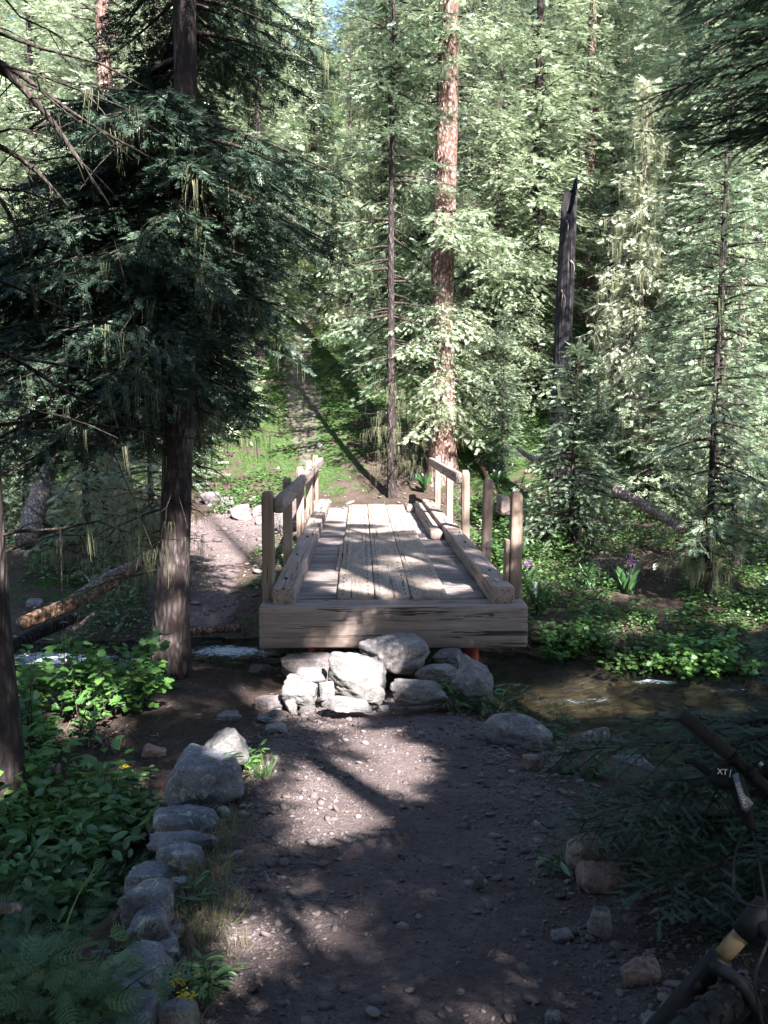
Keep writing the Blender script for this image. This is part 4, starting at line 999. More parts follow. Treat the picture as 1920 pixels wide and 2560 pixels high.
for i, (x, y, H) in enumerate(SH):
    make_tree('spruce_tree', H, 2.2, 2.7, 210, .17, 'spruce', 200 + i, FAN, .2, .16, .34, loc=(x, y, hz(x, y) - .05), cull=lit_cull, group='unseen spruces shaped to shade the path',
              label='unseen tall spruce behind the viewpoint, crown shaped to shade and dapple the path', prof=.45, hang=.3, droop=.3)

# ------------------------------------------------------------------ near fir boughs
def bough(acc_l, P, D, S, base, tip, nsec, l2max, slen, r, sag=.15, sp=.05, rad=.012):
    base = np.array(base, float); tip = np.array(tip, float); L = np.linalg.norm(tip - base)
    tt = np.linspace(0, 1, 10)[:, None]; sagv = np.array([0, 0, 1.]) * sag * L
    f = lambda t: base + (tip - base) * t + sagv * (4 * t * (1 - t)) * .6
    T = f(tt); add_tube(acc_l, T, np.linspace(rad, .0025, 10), 6, False)
    d0 = (tip - base) / L; side = np.cross(d0, [0, 0, 1.]); side /= np.linalg.norm(side)
    for i in range(nsec):
        t = .12 + .86 * (i + r.uniform(-.3, .3)) / nsec; p = f(np.array([[t]]))[0]
        for sg in (-1, 1):
            l2 = min(l2max, (.55 * L * (1 - t) + .07)) * r.uniform(.7, 1.15); d = d0 * .7 + side * sg * .72 + np.array([0, 0, r.uniform(-.28, .02)]); d /= np.linalg.norm(d)
            q = np.linspace(0, 1, 6)[:, None]; T2 = p + d * l2 * q + np.array([0, 0, -.16]) * l2 * q ** 2; add_tube(acc_l, T2, np.linspace(.0045, .0012, 6), 4, False)
            n3 = max(2, int(l2 / sp)); sd = np.cross(d, [0, 0, 1.])
            for j in range(n3):
                u_ = (j + .5) / n3; pp = p + d * l2 * u_ + np.array([0, 0, -.16]) * l2 * u_ * u_
                for s3 in (-1, 1):
                    P.append(pp); D.append(d * .72 + sd * s3 * .68 + np.array([0, 0, r.uniform(-.12, .10)])); S.append(slen * (1.1 - .45 * u_) * r.uniform(.7, 1.15))
            P.append(p + d * l2 * .93); D.append(d); S.append(slen * .9)
    P.append(T[-1]); D.append(d0); S.append(slen)
def fir(name, loc, boughs, label, trunk, seed, slen=.085, l2=.34, cat='tree', group=None, tm=NEEDF, nsec=15, sp=.036):
    r = np.random.RandomState(seed); root = empty(name, loc, 0, label, cat, group); acc = Acc(); P = []; D = []; S = []
    for b, t in boughs: bough(acc, P, D, S, b, t, nsec, l2, slen, r, r.uniform(.05, .15), sp)
    a2 = Acc(); add_tube(a2, curve_pts(trunk[0], 14), np.linspace(trunk[1], trunk[2], 14), 12, noise=.12, seed=seed); a2.build('trunk', M['bark_grey'], root, True)
    acc.build('limbs', M['bark_limb'], root)
    P = np.array(P); D = np.array(D); S = np.array(S); tipn = np.clip(r.beta(1.6, 3.0, len(P)), 0, 1)
    crown_mesh('crown', 'fir', root, P, D, S, tipn, tm, .35, seed); return root
# young fir at the right of the path
r = np.random.RandomState(5); F1 = (1.95, 3.25, hz(1.95, 3.25)); bs = []
for k in range(40):
    f = (k + .5) / 40; z = .15 + 1.55 * f; az = k * 2.4 + r.uniform(-.3, .3); L = (1.15 * (1 - f) ** 1.2 + .10) * r.uniform(.85, 1.1)
    bs.append(((0, 0, z), (math.cos(az) * L, math.sin(az) * L, z + r.uniform(-.12, .08) * L + .02)))
for az, z, L in ((3.3, .50, 1.3), (3.0, .62, 1.30), (3.6, .42, 1.25), (2.8, .72, .95), (3.9, .60, 1.0), (3.45, .80, .75), (4.2, .45, 1.1), (3.1, .35, 1.2), (3.75, .28, 1.1)):
    bs.append(((0, 0, z), (math.cos(az) * L, math.sin(az) * L, z - .02 * L)))
fir('young_fir', F1, bs, 'young fir spreading dark flat boughs over the right edge of the path', ([(0, 0, -.2), (.02, 0, .8), (0, 0, 1.9)], .03, .008), 6)
# second young fir further back at the water edge
r = np.random.RandomState(8); F2 = (2.6, 4.5, hz(2.6, 4.5)); bs = []
for k in range(34):
    f = (k + .5) / 34; z = .15 + 1.7 * f; az = k * 2.4 + r.uniform(-.3, .3); L = (.8 * (1 - f) ** 1.0 + .10) * r.uniform(.8, 1.15)
    bs.append(((0, 0, z), (math.cos(az) * L, math.sin(az) * L, z + r.uniform(-.12, .08) * L)))
fir('young_fir', F2, bs, 'young fir behind the handlebar at the water edge', ([(0, 0, -.2), (.02, 0, .9), (0, 0, 2.5)], .03, .008), 9, .095, sp=.04)
# overhanging boughs of the fir beside the viewpoint, top right
r = np.random.RandomState(12); F3 = (3.3, 4.2, hz(3.3, 4.2)); bs = []
def w3(px, py, Y): 
    p = at(px, py, Y); return tuple(np.array(p) - np.array(F3))
for px, py, Y_, zb in ((1620, 250, 3.9, 3.9), (1660, 330, 4.0, 3.5), (1700, 150, 3.8, 4.1), (1760, 60, 3.8, 4.4), (1780, 360, 4.1, 3.4), (1800, 230, 3.7, 4.0), (1850, 130, 3.9, 4.2), (1730, -30, 3.9, 4.6), (1860, 20, 4.0, 4.7), (1880, 330, 4.2, 3.4)):
    bs.append(((0, 0, zb + .15), w3(px, py, Y_)))
for k in range(26):
    f = (k + .5) / 26; z = 4.6 + 6 * f; az = k * 2.4; L = (1.9 * (1 - f) ** .8 + .2); bs.append(((0, 0, z), (math.cos(az) * L, math.sin(az) * L, z - .1 * L)))
fir('fir_tree', F3, bs, 'fir reaching a dark drooping bough into the top right corner', ([(0, 0, -.3), (.02, 0, 4), (0, 0, 11)], .12, .03), 13, .14, .5, sp=.055, nsec=20)

# ------------------------------------------------------------------ fallen logs
def log(name, pts, r0, r1, mat, label, seed, stubs=0, group=None, sides=16, cat='fallen log'):
    p = np.array(pts, float); o = p[0].copy(); rt = empty(name, tuple(o), 0, label, cat, group)
    acc = Acc(); T = curve_pts(p - o, max(16, int(np.linalg.norm(p[-1] - p[0]) / .06))); add_tube(acc, T, np.linspace(r0, r1, len(T)), sides, noise=.3, seed=seed, nscale=.7, nz=.7)
    acc.build('trunk', M[mat], rt, True)
    if stubs:
        r = np.random.RandomState(seed); a = Acc()
        for k in range(stubs):
            s = T[r.randint(2, len(T) - 1)]; d = r.normal(0, 1, 3); d[2] = abs(d[2]) + .2; d /= np.linalg.norm(d); l = r.uniform(.1, .45); u_ = np.linspace(0, 1, 5)[:, None]
            add_tube(a, s + d * l * u_ + np.array([0, 0, -.3]) * l * u_ ** 2, np.linspace(.012, .003, 5), 5, False)
        a.build('branch_stubs', M['deadwood'], rt)
    return rt
def gl_(px, py, up=0.05, Y=None):
    p = ground_px(px, py) if Y is None else at(px, py, Y); return (p[0], p[1], p[2] + up)
log('fallen_log', [at(50, 1560, 8.6), at(210, 1495, 9.2), at(330, 1425, 9.9), at(385, 1385, 10.4)], .085, .06, 'rotwood', 'fallen log with a torn orange-brown middle across the stream bank at left', 3, 3)
log('fallen_log', [at(165, 1510, 9.6), at(250, 1455, 10.2), at(330, 1410, 10.8)], .07, .045, 'deadwood', 'thin grey fallen log lying behind the torn orange one', 4, 4)
log('fallen_log', [at(160, 1590, 8.3), at(205, 1560, 8.5), at(240, 1530, 8.7)], .035, .02, 'deadwood', 'short bleached stick sticking up below the torn log', 5, 2)
log('fallen_log', [at(470, 1580, 10.2), at(560, 1572, 10.2), at(600, 1570, 10.2)], .06, .05, 'rotwood', 'small orange-lit log at the water edge between the spruce and bridge', 6, 0)
log('fallen_log', [at(62, 1355, 11.2), at(95, 1260, 11.9), at(128, 1150, 12.6)], .15, .13, 'deadwood', 'thick grey dead log leaning on the left bank', 7, 0)
log('fallen_log', [at(-20, 1660, 7.2), at(60, 1600, 7.8), at(200, 1540, 8.6)], .07, .05, 'snag', 'dark fallen log in shade beneath the left trunks', 17, 3)
log('fallen_log', [at(1712, 1325, 10.2), at(1620, 1270, 10.9), at(1540, 1226, 11.5)], .055, .07, 'deadwood', 'pale fallen log slanting down the bank at right', 8, 5)
log('dead_branch', [at(1480, 1210, 13.6), at(1420, 1180, 13.7), at(1370, 1150, 13.8), at(1325, 1143, 13.9), at(1292, 1118, 14.0)], .10, .03, 'deadwood', 'curved bleached dead branch left of the snag foot', 9, 2)
log('dead_branch', [at(1345, 1150, 13.8), at(1318, 1172, 13.7), at(1302, 1215, 13.6)], .03, .008, 'deadwood', 'forked bare twig hanging from the curved bleached branch', 10, 0)
log('driftwood', [at(1425, 1852, 6.1), at(1470, 1840, 6.15), at(1516, 1834, 6.2)], .045, .05, 'deadwood', 'short weathered driftwood chunk in the stream shallows', 11, 0)
log('dead_branch', [at(-30, 2274, 2.6), at(20, 2270, 2.62), at(52, 2268, 2.65)], .020, .019, 'deadwood', 'broken purplish-grey branch end entering from the left edge', 12, 0)
log('dead_branch', [gl_(1150, 1090, .1), gl_(1190, 1150, .12), gl_(1225, 1220, .1), gl_(1260, 1300, .05)], .07, .05, 'rotwood', 'reddish exposed root running down from the red-barked tree', 14, 0)
log('tree_stump', [gl_(1018, 1200, -.1), gl_(1050, 1195, .12), gl_(1078, 1192, .05)], .10, .09, 'snag', 'dark rotten stump piece between the two trunks beyond the bridge', 15, 0)
# dead twig thickets
def twigs(name, c, rx, h, n, label, seed, mat='deadwood'):
    r = np.random.RandomState(seed); rt = empty(name, c, 0, label, 'dead shrub'); acc = Acc()
    for k in range(n):
        s = r.normal(0, .25, 3) * [rx, rx, 0]; d = np.array([r.normal(0, .7), r.normal(0, .7), r.uniform(.2, 1)]); d /= np.linalg.norm(d); l = h * r.uniform(.5, 1.2); u_ = np.linspace(0, 1, 6)[:, None]
        T = s + d * l * u_ + np.array([0, 0, -.35]) * l * u_ ** 2 + r.normal(0, .02, (6, 3)); add_tube(acc, T, np.linspace(.008, .0025, 6), 4, False)
        for q in range(4):
            s2 = T[r.randint(1, 6)]; d2 = r.normal(0, .7, 3) + d * .4; l2 = l * r.uniform(.15, .4); add_tube(acc, s2 + d2 * l2 * np.linspace(0, 1, 4)[:, None], np.linspace(.004, .0015, 4), 3, False)
    acc.build('twigs', M[mat], rt); return rt
twigs('dead_shrub', gp(1560, 11.5), .5, .7, 40, 'bare grey twig thicket below the pale slanting log', 3)
twigs('dead_shrub', gp(420, 11.2), .4, .7, 40, 'bare grey twigs beside the big dark spruce trunk across the stream', 4)
twigs('dead_shrub', gp(225, 5.9), .22, .3, 16, 'small bleached twigs among the lit leaves at left', 5)

# ------------------------------------------------------------------ plants
def leaf_lobed():
    a = [(0, 0), (.18, .12), (.42, .10), (.36, .30), (.52, .48), (.30, .55), (.26, .80), (0, 1.0)]
    V = [(x, y, .12 * abs(x)) for x, y in a] + [(-x, y, .12 * abs(x)) for x, y in a[1:-1]]
    c = len(V); V.append((0, .45, -.04)); ring = list(range(8)) + [13, 12, 11, 10, 9, 8]
    return np.array(V), np.array([[ring[i], ring[(i + 1) % 14], c] for i in range(14)])
def leaf_oval(w=.42):
    y = [0, .25, .55, .82, 1]; x = [0, .75, 1, .6, 0]
    V = [(0, 0, 0)] + [(w / 2 * x[i], y[i], .06) for i in (1, 2, 3)] + [(0, 1, -.03)] + [(-w / 2 * x[i], y[i], .06) for i in (3, 2, 1)] + [(0, .3, 0), (0, .7, 0)]
    return np.array(V), np.array([[0, 1, 8], [1, 2, 8], [2, 9, 8], [2, 3, 9], [3, 4, 9], [4, 5, 9], [5, 6, 9], [6, 8, 9], [6, 7, 8], [7, 0, 8]])
def leaf_ferny(n=6):
    V = []; F = []
    for i in range(n):
        t = .1 + .85 * i / n; l = .34 * math.sin(math.pi * (t * .8 + .12))
        for s in (-1, 1):
            for q in range(3):
                b = np.array([s * l * q * .3, t + .10 * q * .3, 0]); tip = b + np.array([s * l * .42, .10 + .03 * q, .02 * (q % 2)]); k = len(V)
                V += [b + [0, -.035, 0], b + [0, .045, .01], tip]; F.append([k, k + 1, k + 2])
                tip2 = b + np.array([s * l * .12, .11, .01]); k = len(V); V += [b + [s * -.03, 0, 0], b + [s * .035, 0, 0.01], tip2]; F.append([k, k + 1, k + 2])
    k = len(V); V += [np.array([-.012, 0, 0]), np.array([.012, 0, 0]), np.array([0, 1.02, 0])]; F.append([k, k + 1, k + 2])
    return np.array(V, float), np.array(F)
def blade():
    V = [(-.02, 0, 0), (.02, 0, 0), (-.016, .4, .04), (.016, .4, .04), (-.01, .75, .0), (.01, .75, .0), (0, 1, -.12)]
    return np.array(V, float), np.array([[0, 1, 3], [0, 3, 2], [2, 3, 5], [2, 5, 4], [4, 5, 6]])
LOB, OVA, FER, BLA, LIL = leaf_lobed(), leaf_oval(.45), leaf_ferny(), blade(), leaf_oval(.26)
def leafy(name, c, rx, ry, h, nst, nlf, tm, lsz, mat, label, seed, cat='shrub', group=None, spread=.5, arch=.3):
    r = np.random.RandomState(seed); rt = empty(name, c, 0, label, cat, group); acc = Acc(); P = []; D = []
    z0 = c[2]
    for k in range(nst):
        s = np.array([r.uniform(-1, 1) * rx * .6, r.uniform(-1, 1) * ry * .6, 0]); s[2] = hz(c[0] + s[0], c[1] + s[1]) - z0 - .01
        d = np.array([s[0] / max(rx, .01) * spread + r.normal(0, .25), s[1] / max(ry, .01) * spread + r.normal(0, .25), 1.]); d /= np.linalg.norm(d); l = h * r.uniform(.5, 1.15)
        u_ = np.linspace(0, 1, 7)[:, None]; hd = d * [1, 1, 0]; T = s + d * l * u_ + (hd * arch - np.array([0, 0, arch * .5])) * l * u_ ** 2
        add_tube(acc, T, np.linspace(.0035 + .003 * h, .0012, 7), 4, False)
        for j in range(nlf):
            t = r.uniform(.2, 1); i = min(5, int(t * 6)); p = T[i] + (T[i + 1] - T[i]) * (t * 6 - i); az = r.uniform(0, 6.28)
            dd = np.array([math.cos(az), math.sin(az), r.uniform(-.35, .45)]); st = lsz * r.uniform(.2, .7); P.append(p + dd * st); D.append(dd + np.array([0, 0, -.1]))
    acc.build('stems', M['bark_limb'] if mat == 'shrub' else M['herb'], rt)
    P = np.array(P); D = np.array(D); n = len(P)
    o = crown_mesh('leaves', mat, rt, P, D, lsz * r.uniform(.55, 1.25, n), np.clip(r.beta(2, 2.4, n), 0, 1), [tm], .45, seed); return rt
LS = 'leafy shrubs left of the path'
def pg(px, py, d=0): return ground_px(px, py)
leafy('leafy_shrub', pg(262, 1770), .55, .4, .75, 26, 26, LOB, .075, 'shrub', 'lobed-leaf shrub with sunlit top beside the big spruce foot', 1, group=LS)
leafy('leafy_shrub', pg(130, 1830), .5, .45, .75, 26, 26, LOB, .07, 'shrub', 'dense shrub growing right of the left edge trunk', 2, group=LS)
leafy('leafy_shrub', pg(270, 2090), .28, .25, .45, 24, 24, LOB, .06, 'shrub', 'dark lobed-leaf shrub with a yellow flower beside the edging boulder', 3, group=LS)
leafy('leafy_shrub', pg(140, 2160), .38, .3, .55, 24, 22, OVA, .10, 'shrub', 'broad-leaved shrub left of the edging stones', 4, group=LS)
leafy('leafy_shrub', pg(30, 2080), .4, .4, .6, 20, 22, OVA, .10, 'shrub', 'broad-leaved shrub at the left edge below the trunk', 5, group=LS)
leafy('leafy_shrub', pg(60, 2280), .35, .3, .5, 20, 20, OVA, .085, 'shrub', 'low leafy shrub above the broken branch end', 6, group=LS)
HG = 'ferny herbs at lower left'
k = 20
for px, py, lab in ((30, 2480, 'feathery herb clump at the lower left edge'), (120, 2440, 'feathery herb clump beside the sunken blue-grey rock'), (205, 2330, 'feathery herb leaning on the speckled edging stone'),
                    (120, 2620, 'feathery herb in the bottom left corner'), (150, 2590, 'feathery herb left of the lowest edging stone'), (90, 2340, 'feathery herb in the middle of the green patch at lower left'), (190, 2240, 'feathery herb beside the low edging stone'), (20, 2700, 'feathery herb cut off by the lower left corner')):
    c = ground_px(px, min(py, 2556)); 
    if py > 2556: c = (c[0], c[1] - .15 * (py - 2556) / 60, hz(c[0], c[1] - .15))
    leafy('ferny_herb', c, .17, .15, .26, 16, 18, FER, .085, 'herb', lab, k, 'herb', HG, spread=.6); k += 1
# tall arching stalk
rt = empty('grass_stalk', ground_px(118, 2560), 0, 'tall yellow-green stalk arching over the ferny herbs', 'grass'); acc = Acc(); b = np.array(rt.location)
T = curve_pts([(0, 0, 0), np.array(at(135, 2420, 2.35)) - b, np.array(at(185, 2260, 2.4)) - b, np.array(at(240, 2165, 2.5)) - b], 16); add_tube(acc, T, np.linspace(.005, .0015, 16), 5, False, a=.9)
acc.build('stem', M['grass'], rt)
# small plants round the rocks
SM = 'small herbs between the rocks'
leafy('small_plant', ground_px(1122, 1776), .07, .06, .38, 5, 18, LIL, .10, 'herb', 'upright dark plant in front of the right rocks of the heap', 40, 'plant', SM, .3)
leafy('small_plant', ground_px(1218, 1790), .09, .07, .36, 6, 18, LIL, .09, 'herb', 'dark leafy plant at the right end of the rock heap', 41, 'plant', SM, .3)
leafy('small_plant', ground_px(605, 1926), .05, .05, .17, 5, 16, LIL, .07, 'shrub', 'bright green sunlit plant beside the white-topped rock', 42, 'plant', SM, .4)
leafy('small_plant', ground_px(545, 1990), .10, .08, .30, 8, 16, LIL, .08, 'herb', 'dark feathery plant against the largest edging boulder', 43, 'plant', SM, .3)
leafy('small_plant', ground_px(792, 1768), .03, .03, .14, 3, 10, LIL, .05, 'herb', 'tiny plant between the bright stones of the heap', 44, 'plant', SM, .3)
leafy('small_plant', ground_px(478, 2260), .04, .04, .12, 4, 6, LIL, .08, 'herb', 'low broad-leaved plant in the dry grass at the path edge', 45, 'plant', SM, .5)
leafy('small_plant', ground_px(490, 2480), .07, .06, .14, 8, 14, LIL, .055, 'herb', 'dark green plant near the bottom beside the edging', 46, 'plant', SM, .4)
leafy('small_plant', ground_px(1425, 2190), .04, .04, .12, 4, 6, LIL, .08, 'herb', 'broad-leaved plant at the foot of the brown boulder', 47, 'plant', SM, .5)
leafy('small_plant', ground_px(1395, 1850), .16, .1, .26, 10, 12, LIL, .07, 'herb', 'leafy plants behind the smooth oval boulder', 48, 'plant', SM, .4)
leafy('small_plant', ground_px(1460, 1935), .16, .1, .22, 10, 12, LOB, .04, 'herb', 'low green plants before the flat slate slab', 49, 'plant', SM, .4)
leafy('small_plant', ground_px(410, 1720), .2, .15, .2, 12, 14, LIL, .06, 'cover', 'sunlit low plants at the foot of the big dark spruce', 50, 'plant', SM, .4)
leafy('small_plant', ground_px(90, 1960), .16, .12, .25, 10, 14, LOB, .06, 'shrub', 'bright leafy sprig beside the rust-orange stone', 51, 'plant', SM, .4)
# grass tufts
def tufts(name, spots, n, h, mat, label, seed, kind=None, cat='grass', w=1.0):
    r = np.random.RandomState(seed); P = []; D = []; S = []
    for (x, y, rad) in spots:
        m = n; a = r.uniform(0, 6.28, m); q = rad * np.sqrt(r.uniform(size=m)); xx = x + np.cos(a) * q; yy = y + np.sin(a) * q
        P.append(np.stack([xx, yy, height(xx, yy) - .005], -1)); D.append(np.stack([r.normal(0, .45, m), r.normal(0, .45, m), np.ones(m)], -1)); S.append(h * r.uniform(.4, 1.2, m))
    P = np.concatenate(P); D = np.concatenate(D); S = np.concatenate(S); acc = Acc()
    Vv, Ff, A = instance(BLA[0] * [w, 1, 1], BLA[1], P, frames(D, up=np.array([.3, .8, .1]), roll=r.uniform(0, 6.28, len(P))), S, r.uniform(size=len(P))); acc.add(Vv, Ff, A)
    o = acc.build(name, M[mat]); return tag(o, label, cat, kind=kind)
r = np.random.RandomState(31)
sp_ = [(*ground_px(px, py)[:2], .09) for px, py in ((560, 2060), (545, 2120), (530, 2180), (500, 2230), (540, 2290), (500, 2330), (470, 2370), (520, 2420), (450, 2440), (560, 2250), (590, 2160), (470, 2200), (440, 2330), (560, 2380), (470, 2550), (590, 2080))]
tufts('dry_grass', sp_, 90, .085, 'drygrass', 'matted dry grass between the edging and the path', 32, 'stuff', w=.7)
tufts('grass', [(x + .03, y + .03, rr) for x, y, rr in sp_[:7]] , 30, .12, 'grass', 'thin green grass along the stone edging', 33, 'stuff', w=.7)
tufts('grass_tuft', [(*ground_px(655, 1945)[:2], .05)], 60, .16, 'cover', 'bright sunlit grass tuft on the left edge of the path', 34)
# lilies with purple flowers across the stream
def lily(c, label, seed, h=.34, flower=False, n=14):
    r = np.random.RandomState(seed); rt = empty('lily_plant', c, 0, label, 'plant', 'broad-leaved lilies on the right bank'); a = r.uniform(0, 6.28, n)
    D = np.stack([np.cos(a) * .55, np.sin(a) * .55, np.ones(n)], -1); P = np.zeros((n, 3)); P[:, 2] = r.uniform(0, .12, n); P[:, :2] = r.normal(0, .03, (n, 2))
    crown_mesh('leaves', 'lily', rt, P, D, h * r.uniform(.6, 1.1, n), r.uniform(size=n), [LIL], .6, seed)
    acc = Acc(); add_tube(acc, [(0, 0, 0), (.01, 0, h * .6), (.02, 0, h * 1.15)], [.008, .006, .004], 5, False, a=.5); acc.build('stem', M['lily'], rt)
    if flower:
        m = 46; P = np.stack([r.normal(.02, .025, m), r.normal(0, .025, m), h * r.uniform(1.0, 1.3, m)], -1); acc = Acc()
        Vv, Ff, A = instance(OVA[0], OVA[1], P, frames(r.normal(0, 1, (m, 3))), np.full(m, .035), r.uniform(size=m)); acc.add(Vv, Ff, A); acc.build('flowers', M['purple'], rt)
lily(ground_px(1478, 1475), 'lily clump with upright leaves left of the purple flowers', 1)
lily(ground_px(1572, 1488), 'large lily clump with a purple flower spike across the stream', 2, .38, True, 18)
lily(ground_px(1312, 1490), 'lily with purple flowers beside the nearest right handrail post', 3, .36, True)
lily(ground_px(1345, 1540), 'dark-leaved lily right of the bridge beam', 4, .4)
lily(ground_px(1240, 1225), 'lily clump behind the far right handrail posts', 5, .36, False, 22)
lily(ground_px(1062, 1232), 'small lily at the foot of the red-barked tree', 6, .35)
# yellow flowers
def yflower(p, base, label):
    rt = empty('yellow_flower', base, 0, label, 'flower'); q = np.array(p) - np.array(base); acc = Acc(); add_tube(acc, curve_pts([(0, 0, 0), q * .5 + [.01, 0, 0], q], 6), [.002] * 6, 4, False, a=.4); acc.build('stem', M['herb'], rt)
    r = np.random.RandomState(3); m = 60; P = q + np.stack([r.normal(0, .011, m), r.normal(0, .011, m), r.normal(0, .004, m)], -1); acc = Acc()
    Vv, Ff, A = instance(OVA[0], OVA[1], P, frames(r.normal(0, 1, (m, 3)) * [1, 1, .4]), np.full(m, .013), r.uniform(size=m)); acc.add(Vv, Ff, A); acc.build('petals', M['yellow'], rt)
b = ground_px(468, 2550); yflower((b[0], b[1], b[2] + .06), b, 'yellow flower head near the bottom beside the edging')
b = ground_px(432, 2500); yflower((b[0] + .02, b[1], b[2] + .05), b, 'smaller yellow flower right of the whitish edging stone')
b = ground_px(310, 2060); yflower(at(310, 1918, b[1]), b, 'yellow flower above the lobed-leaf shrub')
# ground cover: uncountable low greenery
def cover(name, n, xr, yr, tm, size, mat, label, seed, accept, hgt=.12, up=.5):
    r = np.random.RandomState(seed); x = r.uniform(*xr, n); y = yr[0] + (yr[1] - yr[0]) * r.uniform(size=n) ** 1.3; k = accept(x, y); x, y = x[k], y[k]; n = len(x)
    bump = np.clip(fbm(x * 1.6, y * 1.6, 0, 3, seed) + .45, 0, 1); z = height(x, y) + hgt * bump * r.uniform(0, 1, n) * 1.6
    a = r.uniform(0, 6.28, n); D = np.stack([np.cos(a), np.sin(a), r.uniform(-.2, up, n)], -1); acc = Acc()
    Vv, Ff, A = instance(tm[0], tm[1], np.stack([x, y, z], -1), frames(D, roll=r.normal(0, .5, n)), size * r.uniform(.5, 1.3, n), np.clip(.3 + .35 * bump + r.normal(0, .2, n), 0, 1)); acc.add(Vv, Ff, A)
    return tag(acc.build(name, M[mat]), label, 'ground cover', kind='stuff')
def bankdist(x, y): return y - (np.interp(x, CX, CY) + np.interp(x, CX, CH))
D4 = (np.array([[0, 0, 0], [.28, .5, .05], [0, 1, 0], [-.28, .5, .05]]), np.array([[0, 1, 2, 3]]))
cover('hillside_greenery', 90000, (-9, 12), (15.8, 30), D4, .085, 'cover', 'bright green low plants covering the slope beyond the bridge', 5,
      lambda x, y: (path_mask(x, y) > -9) & (path_mask(x, y) < .18) & (fbm(x * .8, y * .8, 0, 3, 12) > np.where(y < 20.5, .02, -.2)) & ~((np.abs(x - .6) < 1.3) & (y < 18.4)), .2)
cover('bank_greenery', 70000, (1.25, 9), (8.3, 16.5), LOB if 0 else D4, .06, 'cover', 'leafy green plants thick along the far right bank', 6,
      lambda x, y: (bankdist(x, y) > -.08) & (fbm(x * .9, y * .9, 0, 3, 22) > -.16), .3)
cover('bank_greenery', 26000, (-7, -1.2), (9.6, 16), D4, .06, 'herb', 'patchy green plants on the far left bank', 7,
      lambda x, y: (bankdist(x, y) > 0.05) & (path_mask(x, y) < -.15) & (fbm(x * .9, y * .9, 0, 3, 25) > -.02), .16)
cover('near_bank_greenery', 12000, (-4.5, -1.2), (2.2, 8.2), OVA, .05, 'herb', 'low shaded greenery on the ground left of the path', 8,
      lambda x, y: (path_mask(x, y) < -.35) & (bankdist(x, y) < -1.9) & (fbm(x * .9, y * .9, 0, 3, 28) > -.05) & ~((x > -2.2) & (y > 5.4)), .14)
SB = 'bushes on the right bank'
leafy('bank_bush', gp(1262, 12.5), .45, .7, .7, 40, 30, LOB, .065, 'cover', 'bright green sunlit bush behind the right handrail posts', 60, 'shrub', SB)
leafy('bank_bush', gp(1240, 15.0), .4, .5, .6, 26, 26, LOB, .07, 'cover', 'sunlit bush below the reddish root beyond the handrail', 61, 'shrub', SB)
leafy('bank_bush', ground_px(1610, 1690), .35, .2, .36, 26, 24, LOB, .06, 'cover', 'sunlit pale green bush hanging over the stream', 62, 'shrub', SB)
leafy('bank_bush', ground_px(1440, 1640), .5, .3, .4, 30, 26, LOB, .06, 'shrub', 'green bush at the stream edge right of the bridge beam', 63, 'shrub', SB)
leafy('bank_bush', ground_px(1790, 1690), .6, .3, .5, 30, 26, LOB, .07, 'shrub', 'leafy bush at the stream edge below the ragged young spruce', 64, 'shrub', SB)
leafy('bank_bush', ground_px(1420, 1380), .5, .4, .55, 30, 24, LOB, .06, 'shrub', 'shaded bush under the young spruce by the snag', 65, 'shrub', SB)

# ------------------------------------------------------------------ bicycle
_at = at
KB = .92
def at(px, py, Y): return _at(px, py, Y * KB)
nv = lambda v: np.array(v, float) / np.linalg.norm(v)
c_top = np.array(at(1893, 2292, 1.70)); c_bot = np.array(at(1796, 2402, 1.72)); ax = nv(c_bot - c_top)
Lb = nv([.69, -.08, -.72]); vw = nv(c_bot - np.array([0, 0, CAMZ])); L2 = np.cross(vw, ax); L2 = nv(L2 if L2[0] > 0 else -L2); L2 = nv(L2 - vw * .12); L2 = nv(L2 - ax * (L2 @ ax)); off = L2 * .118
fw = np.cross(ax, L2); fw = fw if fw[1] < 0 else -fw
RW = .330; axle = c_bot + ax * .345 + fw * .045; wc = axle + off * .5; wd = L2; e1 = ax; e2 = fw
bx = empty('bicycle', (wc[0], wc[1], hz(wc[0], wc[1])), 0, 'mountain bike leaning at the lower right with black handlebar, gold fork tube and knobby tyre', 'bicycle')
bo = np.array(bx.location)
def bp(p): return tuple(np.array(p, float) - bo)
def part(name, build, mat, parent=bx, smooth=True):
    acc = Acc(); build(acc); return acc.build(name, M[mat], parent, smooth)
ge_ = np.array(at(1700, 1782, 1.88)); gr = np.array(at(1822, 1885, 1.865)); be = np.array(at(1940, 1995, 1.85)); dr_ = nv(be - ge_)
def cyl(acc, a, b, r_, s=18, n=2, **k):
    a = np.array(bp(a)); b = np.array(bp(b)); T = a + (b - a) * np.linspace(0, 1, n)[:, None]; add_tube(acc, T, r_, s, **k)
barc = ge_ + dr_ * .375
def hb(acc):
    P = curve_pts([bp(gr), bp(be), bp(barc), bp(barc + dr_ * .375)], 24); add_tube(acc, P, np.r_[np.linspace(.0105, .015, 8), np.full(16, .015)], 18)
bar = part('handlebar', hb, 'blackmetal')
def grip(acc):
    n = 60; a = np.array(bp(ge_)); b = np.array(bp(gr)); t = np.linspace(0, 1, n); rad = .0158 + .0006 * np.sin(t * 90); rad[:2] = .0148; rad[0] = .012; rad[-5:] = .0152
    add_tube(acc, a + (b - a) * t[:, None], rad, 22)
part('grip', grip, 'rubber', bar)
def clampf(acc):
    c = gr + dr_ * .004; cyl(acc, c, c + dr_ * .014, .0175, 20)
    c2 = np.array(at(1872, 1928, 1.858)); cyl(acc, c2 - dr_ * .007, c2 + dr_ * .007, .0165, 20)
    cyl(acc, c2 + [.008, .0, .010], c2 + [.024, 0, .018], .007, 10)
part('clamp', clampf, 'blackmetal', bar)
